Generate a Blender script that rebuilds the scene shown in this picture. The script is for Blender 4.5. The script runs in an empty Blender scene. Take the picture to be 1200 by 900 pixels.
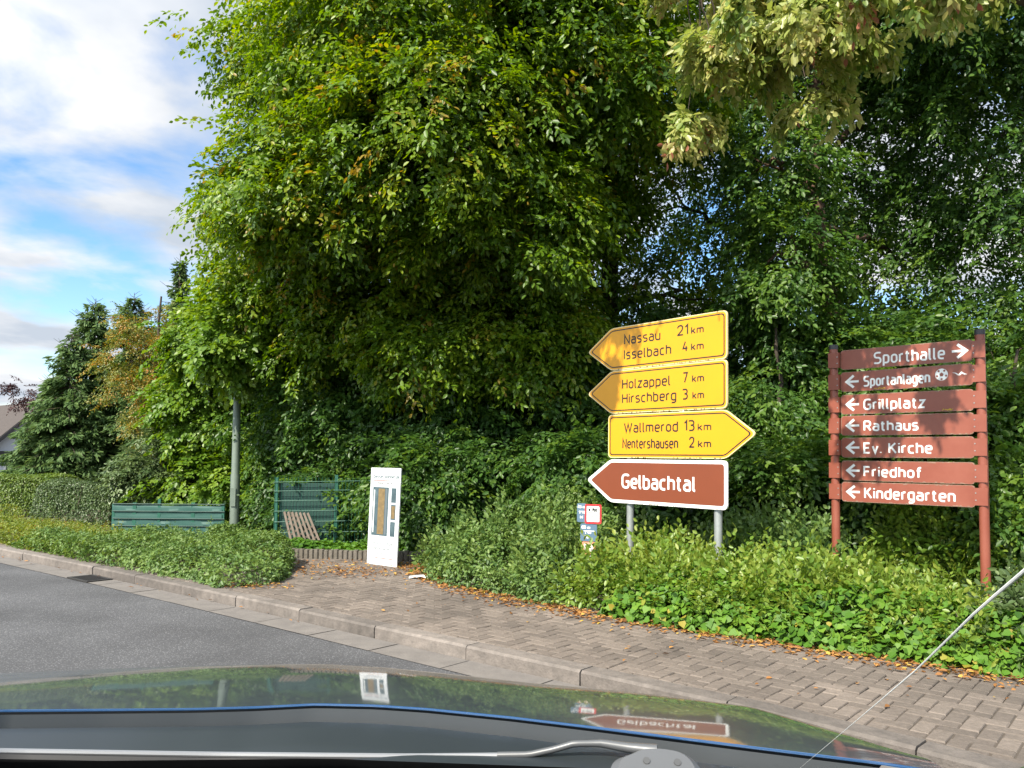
import bpy, bmesh, math
import numpy as np
from mathutils import Vector, Matrix
rng = np.random.default_rng(11)
S = bpy.context.scene
COL = S.collection
# ------------------------------------------------------------------ camera, sky, sun, exposure
F = 950.0; PPY = 486.0; EYE = np.array([0, 0, 1.45]); PITCH = math.atan(51 / 950.0); ROLL = 0.013
_f = np.array([0, math.cos(PITCH), math.sin(PITCH)]); _r0 = np.array([1.0, 0, 0]); _u0 = np.cross(_r0, _f)
_r = math.cos(ROLL) * _r0 + math.sin(ROLL) * _u0; _u = -math.sin(ROLL) * _r0 + math.cos(ROLL) * _u0
cd = bpy.data.cameras.new('camera'); cam = bpy.data.objects.new('camera', cd); COL.objects.link(cam)
cd.sensor_width = 36; cd.lens = 36 * F / 1200; cd.shift_y = (PPY - 450) / 1200; cd.clip_start = 0.05; cd.clip_end = 3000
M = Matrix(((_r[0], _u[0], -_f[0], 0), (_r[1], _u[1], -_f[1], 0), (_r[2], _u[2], -_f[2], 1.45), (0, 0, 0, 1)))
cam.matrix_world = M
S.camera = cam
TOSUN = np.array([-0.60, -0.80]); TOSUN /= np.linalg.norm(TOSUN); ELEV = math.radians(45)
W = bpy.data.worlds.new('World'); S.world = W; W.use_nodes = True
def build_world():
    nt = W.node_tree; N = nt.nodes; L = nt.links; N.clear()
    out = N.new('ShaderNodeOutputWorld')
    sky = N.new('ShaderNodeTexSky'); sky.sky_type = 'NISHITA'; sky.sun_disc = False
    sky.sun_elevation = ELEV; sky.sun_rotation = math.atan2(TOSUN[0], TOSUN[1]); sky.air_density = 1.0; sky.dust_density = 0.4; sky.ozone_density = 2.0
    bg = N.new('ShaderNodeBackground'); bg.inputs[1].default_value = 0.15; hsv = N.new('ShaderNodeHueSaturation'); hsv.inputs['Saturation'].default_value = 1.22; hsv.inputs['Value'].default_value = .86; L.new(sky.outputs[0], hsv.inputs['Color']); L.new(hsv.outputs[0], bg.inputs[0])
    tc = N.new('ShaderNodeTexCoord'); sep = N.new('ShaderNodeSeparateXYZ'); L.new(tc.outputs['Generated'], sep.inputs[0])
    mx = N.new('ShaderNodeMath'); mx.operation = 'MAXIMUM'; L.new(sep.outputs[2], mx.inputs[0]); mx.inputs[1].default_value = 0.0
    ad = N.new('ShaderNodeMath'); ad.operation = 'ADD'; L.new(mx.outputs[0], ad.inputs[0]); ad.inputs[1].default_value = 0.13
    dx = N.new('ShaderNodeMath'); dx.operation = 'DIVIDE'; L.new(sep.outputs[0], dx.inputs[0]); L.new(ad.outputs[0], dx.inputs[1])
    dy = N.new('ShaderNodeMath'); dy.operation = 'DIVIDE'; L.new(sep.outputs[1], dy.inputs[0]); L.new(ad.outputs[0], dy.inputs[1])
    cb = N.new('ShaderNodeCombineXYZ'); L.new(dx.outputs[0], cb.inputs[0]); L.new(dy.outputs[0], cb.inputs[1])
    mp = N.new('ShaderNodeMapping'); L.new(cb.outputs[0], mp.inputs[0]); mp.inputs['Location'].default_value = (12.1, 3.36, 0.0); mp.inputs['Scale'].default_value = (1.0, 0.9, 1)
    n1 = N.new('ShaderNodeTexNoise'); L.new(mp.outputs[0], n1.inputs[0]); n1.inputs['Scale'].default_value = 1.45; n1.inputs['Detail'].default_value = 7; n1.inputs['Roughness'].default_value = 0.52; n1.inputs['Distortion'].default_value = 0.25
    r1 = N.new('ShaderNodeValToRGB'); r1.color_ramp.elements[0].position = 0.40; r1.color_ramp.elements[1].position = 0.545; L.new(n1.outputs[0], r1.inputs[0])
    n2 = N.new('ShaderNodeTexNoise'); L.new(mp.outputs[0], n2.inputs[0]); n2.inputs['Scale'].default_value = 2.1; n2.inputs['Detail'].default_value = 5
    r2 = N.new('ShaderNodeValToRGB'); e = r2.color_ramp.elements
    e[0].position = 0.36; e[0].color = (0.30, 0.335, 0.385, 1); e[1].position = 0.60; e[1].color = (0.485, 0.49, 0.50, 1); L.new(n2.outputs[0], r2.inputs[0])
    bc = N.new('ShaderNodeBackground'); L.new(r2.outputs[0], bc.inputs[0]); vm = N.new('ShaderNodeVectorMath'); vm.operation = 'DOT_PRODUCT'; L.new(tc.outputs['Generated'], vm.inputs[0]); vm.inputs[1].default_value = (TOSUN[0] * math.cos(ELEV), TOSUN[1] * math.cos(ELEV), math.sin(ELEV))
    mr = N.new('ShaderNodeMapRange'); mr.interpolation_type = 'SMOOTHSTEP'; mr.inputs[1].default_value = -.1; mr.inputs[2].default_value = .95; mr.inputs[3].default_value = 1.1; mr.inputs[4].default_value = 3.0; L.new(vm.outputs['Value'], mr.inputs[0]); L.new(mr.outputs[0], bc.inputs[1])
    mix = N.new('ShaderNodeMixShader'); L.new(r1.outputs[0], mix.inputs[0]); L.new(bg.outputs[0], mix.inputs[1]); L.new(bc.outputs[0], mix.inputs[2])
    L.new(mix.outputs[0], out.inputs[0])
build_world()
sl = bpy.data.lights.new('sun', 'SUN'); sl.energy = 4.9; sl.angle = math.radians(0.55); sl.color = (1.0, 0.92, 0.78)
so = bpy.data.objects.new('sun', sl); COL.objects.link(so)
_ts = Vector((TOSUN[0] * math.cos(ELEV), TOSUN[1] * math.cos(ELEV), math.sin(ELEV)))
so.rotation_euler = _ts.to_track_quat('Z', 'Y').to_euler()
S.view_settings.view_transform = 'Standard'; S.view_settings.look = 'None'; S.view_settings.gamma = 1; S.view_settings.use_curve_mapping = False
S.view_settings.exposure = 0.92
S.cycles.max_bounces = 8; S.cycles.diffuse_bounces = 5; S.cycles.glossy_bounces = 3; S.cycles.transmission_bounces = 4; S.cycles.transparent_max_bounces = 8
S.cycles.sample_clamp_indirect = 6; S.cycles.caustics_reflective = False; S.cycles.caustics_refractive = False

# ------------------------------------------------------------------ helpers
def ray(x, y): return _f + (x - 600) / F * _r + (PPY - y) / F * _u
def at(x, y, Y):
    d = ray(x, y); return EYE + d * (Y / d[1])
def gr(x, y, z=0.1):
    d = ray(x, y); return EYE + d * ((z - EYE[2]) / d[2])
def V(*a): return np.array(a, float)
def nrm(v): return v / (np.linalg.norm(v, axis=-1, keepdims=True) + 1e-9)

class MB:
    def __init__(s): s.v = []; s.f = []; s.m = []
    def add(s, vs, fs, mi=0):
        b = len(s.v); s.v += [tuple(map(float, p)) for p in vs]; s.f += [tuple(i + b for i in f) for f in fs]; s.m += [mi] * len(fs); return s
    def box(s, c, sx, sy, sz, X=(1, 0, 0), Y=(0, 1, 0), Z=(0, 0, 1), mi=0):
        c = np.array(c, float); X = np.array(X, float) * sx / 2; Y = np.array(Y, float) * sy / 2; Z = np.array(Z, float) * sz / 2
        vs = [c + a * X + b * Y + d * Z for d in (-1, 1) for b in (-1, 1) for a in (-1, 1)]
        return s.add(vs, [(0, 2, 3, 1), (4, 5, 7, 6), (0, 1, 5, 4), (2, 6, 7, 3), (0, 4, 6, 2), (1, 3, 7, 5)], mi)
    def tube(s, pts, rad, n=8, mi=0, cap=True):
        pts = np.array(pts, float); k = len(pts); rad = np.broadcast_to(rad, (k,))
        tg = nrm(np.gradient(pts, axis=0)); ref = V(0, 0, 1) if abs(tg[0][2]) < .9 else V(1, 0, 0)
        A = nrm(np.cross(tg[0], ref)); vs = []
        for i in range(k):
            A = nrm(A - tg[i] * np.dot(A, tg[i])); B = np.cross(tg[i], A)
            for j in range(n):
                t = 2 * math.pi * j / n; vs.append(pts[i] + rad[i] * (math.cos(t) * A + math.sin(t) * B))
        fs = [(i * n + j, i * n + (j + 1) % n, (i + 1) * n + (j + 1) % n, (i + 1) * n + j) for i in range(k - 1) for j in range(n)]
        if cap: fs += [tuple(range(n - 1, -1, -1)), tuple((k - 1) * n + j for j in range(n))]
        return s.add(vs, fs, mi)
    def grid(s, P, mi=0):
        a, b = P.shape[:2]
        return s.add(P.reshape(-1, 3), [(i * b + j, i * b + j + 1, (i + 1) * b + j + 1, (i + 1) * b + j) for i in range(a - 1) for j in range(b - 1)], mi)
    def prism(s, poly, o, X, Y, Nn, d0, d1, mi=0):
        """2-D polygon on the plane (o, X, Y), from offset d0 to d1 along Nn."""
        k = len(poly); vs = [o + p[0] * X + p[1] * Y + d0 * Nn for p in poly] + [o + p[0] * X + p[1] * Y + d1 * Nn for p in poly]
        fs = [tuple(range(k - 1, -1, -1)), tuple(range(k, 2 * k))] + [(i, (i + 1) % k, k + (i + 1) % k, k + i) for i in range(k)]
        return s.add(vs, fs, mi)
    def build(s, name, mats, parent=None, smooth=False):
        me = bpy.data.meshes.new(name); me.from_pydata(s.v, [], s.f)
        mats = mats if isinstance(mats, (list, tuple)) else [mats]
        for m in mats: me.materials.append(m)
        if len(mats) > 1: me.polygons.foreach_set('material_index', s.m)
        if smooth:
            me.polygons.foreach_set('use_smooth', [True] * len(s.f))
            try: me.set_sharp_from_angle(angle=math.radians(38))
            except Exception: pass
        me.update(); o = bpy.data.objects.new(name, me); COL.objects.link(o)
        if parent is not None: par(o, parent)
        return o
def par(o, p):
    o.parent = p; bpy.context.view_layer.update(); o.matrix_parent_inverse = p.matrix_world.inverted()
def tag(o, label=None, cat=None, group=None, kind=None):
    if label: o['label'] = label
    if cat: o['category'] = cat
    if group: o['group'] = group
    if kind: o['kind'] = kind
    return o
def empty(name, loc, label, cat, group=None):
    o = bpy.data.objects.new(name, None); COL.objects.link(o); o.location = tuple(map(float, loc)); o.empty_display_size = .2
    bpy.context.view_layer.update()
    return tag(o, label, cat, group)

# ------------------------------------------------------------------ materials
def mat(name, color, rough=0.6, metal=0.0, spec=0.5, noise=None, bump=None, coat=0):
    """noise=(scale, amount, second colour): blotches of a second colour; bump=(scale, strength)"""
    m = bpy.data.materials.new(name); m.use_nodes = True; nt = m.node_tree; b = nt.nodes['Principled BSDF']
    b.inputs['Base Color'].default_value = (*color, 1); b.inputs['Roughness'].default_value = rough; b.inputs['Metallic'].default_value = metal
    b.inputs['Specular IOR Level'].default_value = spec; b.inputs['Coat Weight'].default_value = coat; b.inputs['Coat Roughness'].default_value = .045
    tc = nt.nodes.new('ShaderNodeTexCoord')
    if noise:
        n = nt.nodes.new('ShaderNodeTexNoise'); n.inputs['Scale'].default_value = noise[0]; n.inputs['Detail'].default_value = 8; n.inputs['Roughness'].default_value = .65
        nt.links.new(tc.outputs['Object'], n.inputs['Vector'])
        r = nt.nodes.new('ShaderNodeValToRGB'); r.color_ramp.elements[0].position = .5 - noise[1]; r.color_ramp.elements[1].position = .5 + noise[1]
        r.color_ramp.elements[0].color = (*color, 1); r.color_ramp.elements[1].color = (*noise[2], 1)
        nt.links.new(n.outputs[0], r.inputs[0]); nt.links.new(r.outputs[0], b.inputs['Base Color'])
    if bump:
        n = nt.nodes.new('ShaderNodeTexNoise'); n.inputs['Scale'].default_value = bump[0]; n.inputs['Detail'].default_value = 6
        nt.links.new(tc.outputs['Object'], n.inputs['Vector'])
        bm = nt.nodes.new('ShaderNodeBump'); bm.inputs['Strength'].default_value = bump[1]; bm.inputs['Distance'].default_value = .01
        nt.links.new(n.outputs[0], bm.inputs['Height']); nt.links.new(bm.outputs[0], b.inputs['Normal'])
    return m
def leafmat(name, stops, trans=0.3, rough=0.42, spec=0.45):
    m = bpy.data.materials.new(name); m.use_nodes = True; nt = m.node_tree; N = nt.nodes; L = nt.links; b = N['Principled BSDF']
    a = N.new('ShaderNodeAttribute'); a.attribute_name = 'tint'
    r = N.new('ShaderNodeValToRGB'); el = r.color_ramp.elements
    while len(el) < len(stops): el.new(.5)
    for e, (p, c) in zip(el, stops): e.position = p; e.color = (*c, 1)
    L.new(a.outputs['Fac'], r.inputs[0]); L.new(r.outputs[0], b.inputs['Base Color']); b.inputs['Roughness'].default_value = rough; b.inputs['Specular IOR Level'].default_value = spec
    t = N.new('ShaderNodeBsdfTranslucent'); hs = N.new('ShaderNodeHueSaturation'); hs.inputs['Value'].default_value = 1.5; hs.inputs['Hue'].default_value = .485; hs.inputs['Saturation'].default_value = 1.1
    L.new(r.outputs[0], hs.inputs['Color']); L.new(hs.outputs[0], t.inputs[0])
    mx = N.new('ShaderNodeMixShader'); mx.inputs[0].default_value = trans; L.new(b.outputs[0], mx.inputs[1]); L.new(t.outputs[0], mx.inputs[2])
    L.new(mx.outputs[0], N['Material Output'].inputs[0]); return m
BRN = (.16, .07, .02)
L_LIME = leafmat('lime_leaf', [(0, (.045, .105, .010)), (.45, (.11, .205, .012)), (.85, (.21, .29, .02)), (.985, (.29, .28, .03)), (1, (.28, .20, .03))], .42)
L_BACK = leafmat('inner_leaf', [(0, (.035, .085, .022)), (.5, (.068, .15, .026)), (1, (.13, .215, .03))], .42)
L_PALE = leafmat('pale_leaf', [(0, (.11, .19, .03)), (.4, (.25, .31, .07)), (.8, (.44, .43, .16)), (.985, (.44, .34, .14)), (1, (.34, .13, .08))], .4, .4, .5)
L_BRIGHT = leafmat('hazel_leaf', [(0, (.055, .12, .013)), (.5, (.11, .21, .02)), (1, (.19, .28, .035))], .38)
L_ROWAN = leafmat('rowan_leaf', [(0, (.06, .11, .02)), (.38, (.14, .17, .025)), (.7, (.29, .22, .035)), (.95, (.40, .20, .035)), (1, (.42, .12, .025))], .35)
L_SPRUCE = leafmat('spruce_needle', [(0, (.042, .085, .028)), (.5, (.085, .15, .048)), (1, (.15, .22, .068))], .28, .55, .25)
L_SNOW = leafmat('snowberry_leaf', [(0, (.05, .11, .014)), (.5, (.11, .205, .024)), (.96, (.20, .275, .04)), (1, (.23, .285, .045))], .35)
L_IVY = leafmat('ivy_leaf', [(0, (.03, .085, .01)), (.5, (.075, .175, .015)), (.95, (.14, .25, .025)), (1, (.26, .22, .03))], .25, .55, .3)
L_COTO = leafmat('shrub_leaf', [(0, (.035, .085, .022)), (.5, (.09, .165, .036)), (1, (.16, .235, .05))], .3, .5)
L_YEL = leafmat('border_leaf', [(0, (.07, .115, .015)), (.5, (.15, .205, .026)), (.85, (.23, .245, .035)), (.97, (.26, .18, .035)), (1, (.28, .10, .03))], .32, .5)
L_HEDGE = leafmat('privet_leaf', [(0, (.035, .07, .022)), (.5, (.07, .115, .038)), (1, (.115, .165, .055))], .22)
L_HEDGE2 = leafmat('hornbeam_leaf', [(0, (.045, .09, .012)), (.5, (.09, .15, .02)), (1, (.15, .21, .03))], .28)
L_COPPER = leafmat('copper_leaf', [(0, (.03, .012, .012)), (1, (.07, .025, .022))], .2)
L_LITTER = leafmat('dry_leaf', [(0, (.13, .06, .02)), (.5, (.30, .14, .045)), (.85, (.42, .22, .07)), (1, (.45, .33, .06))], .15, .6, .3)
BARK = mat('bark', (.075, .055, .04), .9, noise=(9, .14, (.035, .028, .02)), bump=(30, .6))
BARK_RED = mat('warm_bark', (.14, .08, .052), .95, noise=(7, .16, (.035, .022, .016)), bump=(22, 1.0))

# ------------------------------------------------------------------ foliage
TPL = {'oval': V([0, 0, 0], [.22, .28, .05], [.24, .62, .045], [0, 1, -.10], [-.24, .62, .045], [-.22, .28, .05]).reshape(6, 3),
       'broad': V([0, 0, 0], [.34, .22, .06], [.33, .60, .04], [0, 1, -.12], [-.33, .60, .04], [-.34, .22, .06]).reshape(6, 3),
       'ivy': V([0, 0, 0], [.42, .02, .03], [.46, .42, .02], [0, 1, -.10], [-.46, .42, .02], [-.42, .02, .03]).reshape(6, 3),
       'needle': V([0, 0, 0], [.14, .15, .02], [.13, .7, .0], [0, 1, -.05], [-.13, .7, .0], [-.14, .15, .02]).reshape(6, 3)}
def leaf_obj(name, pos, ax, no, size, tint, m, tpl='oval', parent=None):
    pos = np.asarray(pos, np.float32); n = len(pos); ax = nrm(np.asarray(ax)); s = nrm(np.cross(ax, np.asarray(no))); no = np.cross(s, ax)
    T = TPL[tpl].astype(np.float32); size = np.broadcast_to(size, (n,))
    co = pos[:, None, :] + size[:, None, None] * (T[None, :, 0:1] * s[:, None, :] + T[None, :, 1:2] * ax[:, None, :] + T[None, :, 2:3] * no[:, None, :])
    me = bpy.data.meshes.new(name); me.vertices.add(n * 6); me.vertices.foreach_set('co', co.astype(np.float32).ravel())
    q = np.array([0, 1, 2, 3, 0, 3, 4, 5], np.int32); idx = (np.arange(n, dtype=np.int32)[:, None] * 6 + q[None]).ravel()
    me.loops.add(n * 8); me.loops.foreach_set('vertex_index', idx)
    me.polygons.add(n * 2); me.polygons.foreach_set('loop_start', np.arange(0, n * 8, 4, dtype=np.int32))
    at_ = me.attributes.new('tint', 'FLOAT', 'FACE'); at_.data.foreach_set('value', np.repeat(np.clip(tint, 0, 1), 2).astype(np.float32))
    me.materials.append(m); me.update(calc_edges=True); me.validate()
    o = bpy.data.objects.new(name, me); COL.objects.link(o)
    if parent is not None: par(o, parent)
    return o
def spray(length=.65, n=11, side=4, leaf=.085, droop=.25, spread=55, jit=.35):
    """one leafy twig along +X with side twigs: positions, axes, normals, sizes"""
    P, A, Nn, Z = [], [], [], []
    def twig(o, d, L, k, dr):
        d = nrm(d); sd = nrm(np.cross(V(0, 0, 1), d))
        for i in range(k):
            t = (i + .6) / k; p = o + d * L * t + V(0, 0, -dr * L * t * t); sg = 1 if i % 2 else -1
            an = math.radians(spread + rng.normal(0, 14)) * (1 - .5 * t); a = math.cos(an) * d + sg * math.sin(an) * sd + V(0, 0, -.25 - .5 * dr * t)
            P.append(p + rng.normal(0, .012, 3)); A.append(nrm(a + rng.normal(0, .18, 3))); Nn.append(nrm(V(0, 0, 1) + rng.normal(0, jit, 3))); Z.append(leaf * rng.uniform(.65, 1.2) * (1 - .25 * t))
    twig(V(0, 0, 0), V(1, 0, .1), length, n, droop)
    for j in range(side):
        t = (j + .5) / side * .8; sg = 1 if j % 2 else -1; an = math.radians(rng.uniform(30, 60)) * sg
        twig(V(length * t, 0, -droop * length * t * t), V(math.cos(an), math.sin(an), rng.uniform(-.25, .3)), length * rng.uniform(.35, .6) * (1.1 - t), max(4, int(n * .55)), droop)
    return tuple(np.array(q) for q in (P, A, Nn, Z))
def place(tpls, pos, dirs, scale, tint, roll=.3):
    """copies of spray templates at pos, main axis along dirs; returns leaf arrays"""
    n = len(pos); dirs = nrm(dirs); up = np.zeros((n, 3)); up[:, 2] = 1; up += rng.normal(0, roll, (n, 3))
    sdv = nrm(np.cross(up, dirs)); up = np.cross(dirs, sdv); R = np.stack([dirs, sdv, up], -1)
    which = rng.integers(0, len(tpls), n); out = [[], [], [], [], []]
    for k, (P, A, Nn, Z) in enumerate(tpls):
        i = np.nonzero(which == k)[0]
        if not len(i): continue
        sc = scale[i]
        out[0].append((pos[i][:, None] + sc[:, None, None] * np.einsum('nij,mj->nmi', R[i], P)).reshape(-1, 3))
        out[1].append(np.einsum('nij,mj->nmi', R[i], A).reshape(-1, 3)); out[2].append(np.einsum('nij,mj->nmi', R[i], Nn).reshape(-1, 3))
        out[3].append((sc[:, None] ** .5 * Z[None]).ravel()); out[4].append((tint[i][:, None] + rng.normal(0, .13, (len(i), len(Z)))).ravel())
    return [np.concatenate(o) for o in out]
DENS = 2.7
def lobe_points(lobes, per=13, sig=.34, dens=None):
    """clumps of twig positions on the shells of ellipsoid lobes (centre, radius(3), count)"""
    P, D = [], []
    for c, rad, n in lobes:
        n = int(n * (dens or DENS)); c = np.array(c); rad = np.broadcast_to(np.array(rad, float), (3,)); k = max(4, n // per)
        u = nrm(rng.normal(0, 1, (k, 3))); cc = c + u * rad * rng.uniform(.62, 1.0, (k, 1))
        w = rng.integers(0, k, n); off = rng.normal(0, 1, (n, 3)) * np.array([sig, sig, sig * .55])
        p = cc[w] + off * min(1.0, rad.mean() / 1.2); d = nrm((p - c) / rad); d = nrm(d + rng.normal(0, .35, (n, 3)))
        P.append(p); D.append(d)
    return np.concatenate(P), np.concatenate(D)
SPR = [spray(.62, 11, 4, .10, .42, 52, .45) for _ in range(7)]
SPR_BIG = [spray(.75, 10, 4, .125, .35, 50, .4) for _ in range(6)]
SPR_HANG = [spray(.5, 11, 4, .108, .5, 52, .5) for _ in range(6)]
SPR_SHOOT = [spray(.5, 10, 2, .078, .08, 62, .5) for _ in range(6)]
SPR_FINE = [spray(.4, 12, 4, .034, .1, 50, .5) for _ in range(6)]
def crown(lobes, m, parent, tpls=SPR, scale=(.8, 1.25), hue=.45, var=.22, pitch=(-.95, 0), tpl='oval', extra=None, name='crown', per=20, sig=.30, dens=None):
    P, D = lobe_points(lobes, per, sig, dens); n = len(P); h = nrm(D * np.array([1, 1, .35])); h[:, 2] += rng.uniform(pitch[0], pitch[1], n)
    a = place(tpls, P, h, rng.uniform(*scale, n), rng.normal(hue, var, n))
    if extra is not None: a = [np.concatenate([x, y]) for x, y in zip(a, extra)]
    return leaf_obj(name, a[0], a[1], a[2], a[3], a[4], m, tpl, parent)
def bent(a, b, k=7, wob=.1, up=0.0):
    t = np.linspace(0, 1, k)[:, None]; p = a + (b - a) * t; p += rng.normal(0, wob, (k, 3)) * np.sin(t * math.pi); p[:, 2] += up * np.sin(t[:, 0] * math.pi); return p
def tree(name, label, base, height, r, lobes, m, cat='tree', group=None, bark=BARK, lean=(0, 0), tpls=SPR, **kw):
    base = np.array(base, float); root = empty(name, base, label, cat, group); b = MB()
    top = base + V(lean[0], lean[1], height); tr = bent(base - V(0, 0, .1), top, 10, .07)
    b.tube(tr, np.linspace(1, .25, 10) * r * np.array([1.35] + [1] * 9), 10)
    for c, rad, n in lobes:
        c = np.array(c); hz = np.clip((c[2] - base[2] - .25 * np.linalg.norm(c[:2] - base[:2])) / height, .18, .92); st = tr[0] + (tr[-1] - tr[0]) * 0; st = tr[int(round(hz * 9))]
        rr = r * (1.05 - .8 * hz) * .5
        lb = bent(st, c, 7, .09, .12); b.tube(lb, np.linspace(rr, rr * .3, 7), 7)
        for q in range(3):
            e = c + nrm(rng.normal(0, 1, 3)) * np.array(rad) * .75; b.tube(bent(lb[4 + q % 3], e, 5, .06), np.linspace(rr * .4, .006, 5), 5)
    b.build('trunk', bark, root, True)
    crown(lobes, m, root, tpls, **kw); return root

def lumps(x, y, s=1.0, seed=0):
    return (np.sin(x * 2.3 / s + seed) * np.cos(y * 2.9 / s + 1.7 * seed) + .6 * np.sin(x * 5.1 / s + y * 4.3 / s + seed * 2.1) + .35 * np.sin(x * 9.7 / s - y * 8.1 / s + seed)) / 1.6
def resample(pl, n):
    pl = np.array(pl, float); d = np.r_[0, np.cumsum(np.linalg.norm(np.diff(pl, axis=0), axis=1))]; t = np.linspace(0, d[-1], n)
    return np.stack([np.interp(t, d, pl[:, i]) for i in range(pl.shape[1])], -1)
def carpet(front, back, prof, n, lump=.12, depth=.12, seed=0.0, taper=.5):
    """points on a lumpy bank of foliage between a front and a back foot line; prof: [(0..1 across, height)]; returns points and outward normals"""
    FR = resample(front, 200); BK = resample(back, 200); pr = np.array(prof, float)
    s = np.r_[0, np.cumsum(np.hypot(np.diff(pr[:, 0]) * np.linalg.norm(BK[100] - FR[100]), np.diff(pr[:, 1])))]
    u = rng.uniform(0, 199, n); t = rng.uniform(0, s[-1], n); i = u.astype(int); f = (u - i)[:, None]; j = np.minimum(i + 1, 199)
    fr = FR[i] * (1 - f) + FR[j] * f; bk = BK[i] * (1 - f) + BK[j] * f; c = np.interp(t, s, pr[:, 0]); z = np.interp(t, s, pr[:, 1])
    dz = np.interp(t + .02, s, pr[:, 1]) - np.interp(t - .02, s, pr[:, 1]); dc = np.interp(t + .02, s, pr[:, 0]) - np.interp(t - .02, s, pr[:, 0])
    wv = bk - fr; wl = np.linalg.norm(wv, axis=1, keepdims=True); w = wv / wl
    nn = np.zeros((n, 3)); nn[:, :2] = -w[:, :2] * dz[:, None]; nn[:, 2] = dc * wl[:, 0]; nn = nrm(nn)
    end = np.clip(np.minimum(u, 199 - u) / 199 * np.linalg.norm(FR[-1] - FR[0]) / max(taper, .01), 0, 1) ** .5
    p = np.zeros((n, 3)); p[:, :2] = fr[:, :2] + wv[:, :2] * c[:, None]; p[:, 2] = fr[:, 2] + z * (.35 + .65 * end)
    lp = lumps(p[:, 0] + p[:, 2], p[:, 1], 1.0, seed); p += nn * (lump * lp - np.abs(rng.normal(0, depth, n)))[:, None]; p[:, 2] = np.maximum(p[:, 2], fr[:, 2] + .015); return p, nn
def bank(name, label, cat, front, back, prof, n, m, size, tpl='oval', base=.5, var=.16, lump=.12, depth=.1, seed=0.0, group=None, stems=10, shoots=None, taper=.5, clump=.25, face=.55):
    P, nn = carpet(front, back, prof, n, lump, depth, seed, taper); k = len(P)
    root = empty(name, np.r_[P[:, :2].mean(0), front[0][2] if len(front[0]) > 2 else .1], label, cat, group)
    no = nrm(nn * face + V(0, 0, .5) + rng.normal(0, .42, (k, 3))); ax = nrm(np.cross(no, rng.normal(0, 1, (k, 3)))); ax[:, 2] -= .35
    ti = base + clump * lumps(P[:, 0] * 2.2, P[:, 1] * 2.2 + P[:, 2] * 3, 1.0, seed + 3) + rng.normal(0, var, k)
    A = [P, ax, no, size * rng.uniform(.6, 1.25, k), ti]
    if shoots:
        cnt, tp, sc, rise = shoots; q, qn = carpet(front, back, prof, cnt, lump, depth, seed, taper); d = nrm(qn * .8 + rng.normal(0, .45, (cnt, 3)) + V(0, 0, rise))
        B = place(tp, q - d * .12, d, rng.uniform(*sc, cnt), rng.normal(base + .12, .15, cnt), .5); A = [np.concatenate([x, y]) for x, y in zip(A, B)]
    leaf_obj('foliage', *A, m, tpl, root)
    b = MB(); q, qn = carpet(front, back, prof, stems, lump, .02, seed, taper)
    cx = P.mean(0)
    for p, w in zip(q, qn):
        ft = p * .8 + cx * .2; ft = V(ft[0], ft[1], .05); b.tube(bent(ft, p, 5, .04), np.linspace(.012, .004, 5), 5)
    b.tube([front[0] + V(0, 0, -.07) if len(front[0]) > 2 else V(*front[0], .03), front[len(front) // 2] + V(0, 0, -.07), front[-1] + V(0, 0, -.07)], [.012] * 3, 5); b.build('stems', BARK, root, True); return root
# ------------------------------------------------------------------ the setting: ground, road, gutter, kerb, pavement
def offset(pl, d, z=None):
    """parallel line d metres to the far side (away from the road)"""
    pl = np.array(pl, float); t = nrm(np.gradient(pl[:, :2], axis=0)); n = np.stack([t[:, 1], -t[:, 0]], -1)
    if n[0] @ V(.63, .77) < 0: n = -n
    q = np.zeros((len(pl), 3)); q[:, :2] = pl[:, :2] + n * d; q[:, 2] = pl[:, 2] if z is None and pl.shape[1] > 2 else (z or 0); return q
KERB = resample([(5.6, .1), (3.4, 2.42), (1.95, 3.93), (1.309, 4.56), (.632, 5.13), (.02, 5.64), (-1.587, 6.98), (-3.167, 8.28), (-4.296, 9.19), (-7.104, 11.40), (-14, 16.95), (-40, 37.5)], 900)
KERB = np.c_[KERB, np.zeros(len(KERB))]
HF = resample([(5.6, 3.0), (4.3, 4.22), (3.238, 5.15), (2.325, 5.84), (1.562, 6.44), (.759, 7.075), (.023, 7.82), (-.707, 8.76), (-1.05, 9.6), (-1.15, 10.4)], 300)
HF = np.c_[HF, np.full(len(HF), .1)]
M_SOIL = mat('soil', (.055, .040, .026), .95, noise=(3, .2, (.075, .06, .035)), bump=(25, .8))
M_GRASS = mat('meadow_ground', (.05, .075, .02), .95, noise=(2, .25, (.08, .09, .03)), bump=(30, .8))
b = MB(); R = 1400; b.add([(-R, -R, -.06), (R, -R, -.06), (R, R, -.06), (-R, R, -.06)], [(0, 1, 2, 3)])
tag(b.build('ground', M_GRASS), kind='structure')
b = MB(); k0 = offset(KERB, .1, .07); k1 = offset(KERB, 32, .07)
b.add(np.r_[k0[::30], k1[::-30]], [tuple(range(len(k0[::30]) * 2))]); tag(b.build('planting_bed_ground', M_SOIL), kind='structure')
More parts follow.
